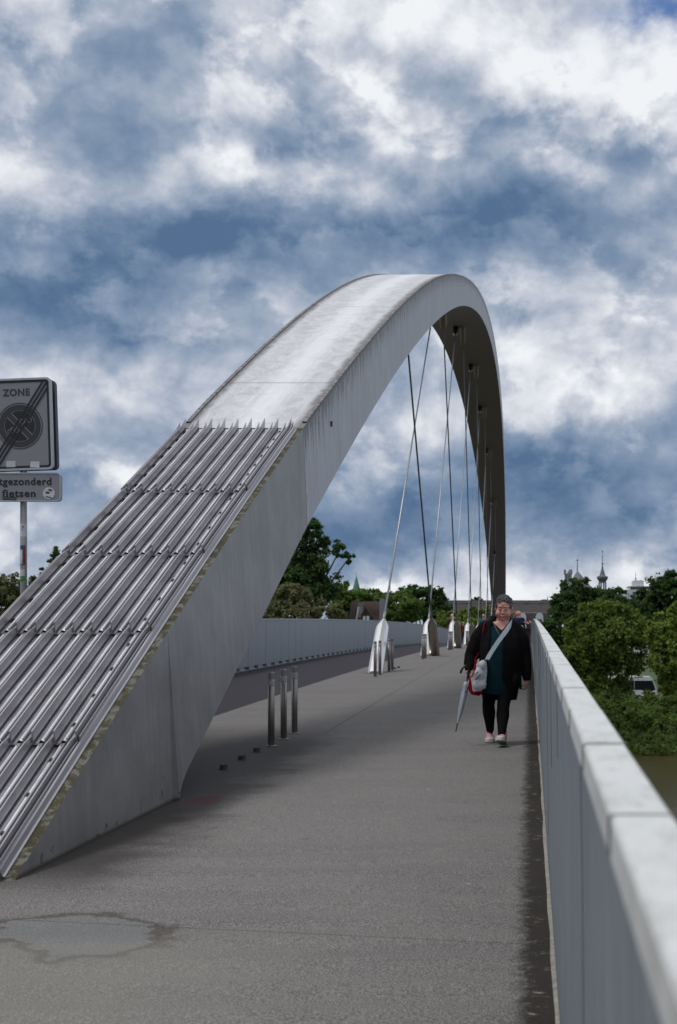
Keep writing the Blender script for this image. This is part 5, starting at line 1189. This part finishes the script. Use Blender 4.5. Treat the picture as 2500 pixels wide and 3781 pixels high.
# --- distant people, simple but whole
def person(loc, face, H, label, top, bottom, hair, skin=SK, lean=0, arms='down', group=None, hairy=1.0, bald=False, step=.12, vox=.014):
    o = tag(empty('person', loc, face), label, 'person', group)
    s = H / 1.7; ln = R(lean)
    def P(x, y, z):
        q = Vector((x, y, z)) * s
        if z > .92: 
            b_ = Vector((0, 0, .92)) * s; q = b_ + Matrix.Rotation(ln, 3, 'X') @ (q - b_)
        return q
    ds = [((.17, 0, 1.38), (.22, .02, 1.12), (.23, -.06, .88)), ((-.17, 0, 1.38), (-.22, .02, 1.12), (-.23, -.06, .88))]
    if arms == 'rail': ds = [((.17, 0, 1.38), (.20, -.14, 1.15), (.12, -.38, 1.16)), ((-.17, 0, 1.38), (-.20, -.14, 1.15), (-.12, -.38, 1.16))]
    bm = bmesh.new()
    tube(bm, [(P(0, 0, .86), .13 * s), (P(0, 0, 1.1), .125 * s), (P(0, 0, 1.36), .14 * s), (P(0, 0, 1.44), .07 * s), (P(0, -.02, 1.52), .055 * s)], 16)
    ell(bm, P(0, -.03, 1.60), (.075 * s, .09 * s, .105 * s)); ell(bm, P(0, -.12, 1.585), (.014 * s, .02 * s, .02 * s), sub=2)
    for a in ds: arm(bm, [(P(*a[0]), .055 * s), (P(*a[1]), .045 * s), (P(*a[2]), .032 * s)], 10); hand(bm, P(*a[2]), P(a[2][0], a[2][1] - .02, a[2][2] - 1) - P(*a[2]) if arms == 'down' else Vector((-a[2][0], -.6, -.5)), (-a[2][0], 0, .05), (0, -1, 0), 40, s)
    for sx_, st_ in ((-1, step), (1, -step)): arm(bm, [((sx_ * .085 * s, 0, .88 * s), .085 * s), ((sx_ * .085 * s, st_ * .3 * s - .02, .48 * s), .06 * s), ((sx_ * .085 * s, st_ * s, .09 * s), .04 * s), ((sx_ * .09 * s, (st_ - .12) * s, .035 * s), .035 * s)], 10)
    b = voxel('body', bm, vox, skin, o, smooth=2)
    bm = bmesh.new(); tube(bm, [(P(0, 0, .80), .165 * s), (P(0, 0, 1.05), .155 * s), (P(0, 0, 1.34), .165 * s), (P(0, 0, 1.43), .09 * s)], 16)
    for a in ds: arm(bm, [(P(*a[0]), .072 * s), (P(*a[1]), .060 * s), ((P(*a[1]) * .15 + P(*a[2]) * .85), .046 * s)], 10)
    voxel('jacket', bm, vox, top, o, smooth=3)
    bm = bmesh.new()
    for sx_, st_ in ((-1, step), (1, -step)): arm(bm, [((sx_ * .08 * s, 0, .86 * s), .105 * s), ((sx_ * .085 * s, st_ * .3 * s - .02, .48 * s), .075 * s), ((sx_ * .085 * s, st_ * s, .12 * s), .055 * s)], 10)
    voxel('trousers', bm, vox, bottom, o, smooth=3)
    for sx_, st_ in ((-1, step), (1, -step)):
        bm = bmesh.new(); ell(bm, (sx_ * .09 * s, (st_ - .07) * s, .045 * s), (.045 * s, .13 * s, .045 * s), sub=2); fin('shoe', bm, UB, o, smooth=True)
    if not bald:
        bm = bmesh.new(); ell(bm, P(0, .005, 1.64), (.088 * s, .10 * s, .085 * s)); ell(bm, P(0, .05, 1.58), (.085 * s, .06 * s, .10 * s * hairy))
        if hairy > 1.3: ell(bm, P(.05, -.02, 1.50), (.05 * s, .07 * s, .15 * s)); ell(bm, P(-.05, .02, 1.50), (.05 * s, .07 * s, .15 * s))
        fin('hair', bm, hair, o, smooth=True)
    return o
navy = cloth('navy_coat', (.012, .020, .045)); blue = cloth('blue_jacket', (.035, .075, .12)); denim = cloth('denim', (.045, .07, .11)); brown = cloth('brown_jacket', (.06, .03, .025)); rust = cloth('rust_jacket', (.10, .025, .018)); tl = cloth('teal_shirt', (.02, .10, .15)); dk = cloth('dark_trousers', (.02, .02, .03)); pk = cloth('pink_shirt', (.42, .22, .30))
hb = material('brown_hair', (.13, .085, .045), .7, vary=.4, scale=30); hbl = material('blond_hair', (.36, .24, .13), .7, vary=.2, scale=30); hw2 = material('white_hair', (.42, .38, .34), .7, vary=.2, scale=30)
y_ = 54.5
person((-.42, y_, deck(y_)), R(62), 1.60, 'person with long brown hair and navy coat leaning on the river-side parapet', navy, dk, hb, lean=-14, arms='rail', hairy=1.9, step=.05)
y_ = 55.2
person((-.30, y_, deck(y_)), R(48), 1.63, 'blond person in dark blue bending over the river-side parapet beside a brown-haired companion', navy, dk, hbl, lean=-18, arms='rail', step=.05)
y_ = 80
person((-4.38, y_, deck(y_)), R(10), 1.74, 'white-haired person in a brown jacket, beyond the third pair of cable feet', brown, denim, hw2, step=.2)
y_ = 108
person((-5.05, y_, deck(y_)), R(20), 1.66, 'person in a rust red jacket with a blue bag, between the far cable feet', rust, dk, hb, step=.2)
bgx = tag(empty('blue_bag', (-4.72, y_ - .1, deck(y_) + .62)), 'bright blue bag beside the person in rust red', 'bag'); bm = bmesh.new(); loft(bm, [(0, 0, -.24, .12, .09), (0, 0, -.1, .16, .11), (0, 0, .12, .15, .08), (0, 0, .2, .10, .03)], 16); fin('bag_body', bm, cloth('blue_nylon', (.01, .13, .22)), bgx, smooth=True)
bm = bmesh.new(); tube(bm, [(Vector((-.07, 0, .18)), .012), (Vector((-.04, 0, .32)), .012), (Vector((.04, 0, .32)), .012), (Vector((.07, 0, .18)), .012)], 8); fin('handle', bm, UB, bgx)
y_ = 77
person((-2.50, y_, deck(y_)), R(-10), 1.72, 'bald person in a teal shirt, just above the walking woman\'s shoulder', tl, dk, hb, bald=True, step=.2)
q_ = at(2428, 2600, 158)
person((q_.x, 158, -6.38), R(60), 1.68, 'person in a pink shirt walking on the quay in front of the coach', pk, denim, hb, step=.22)
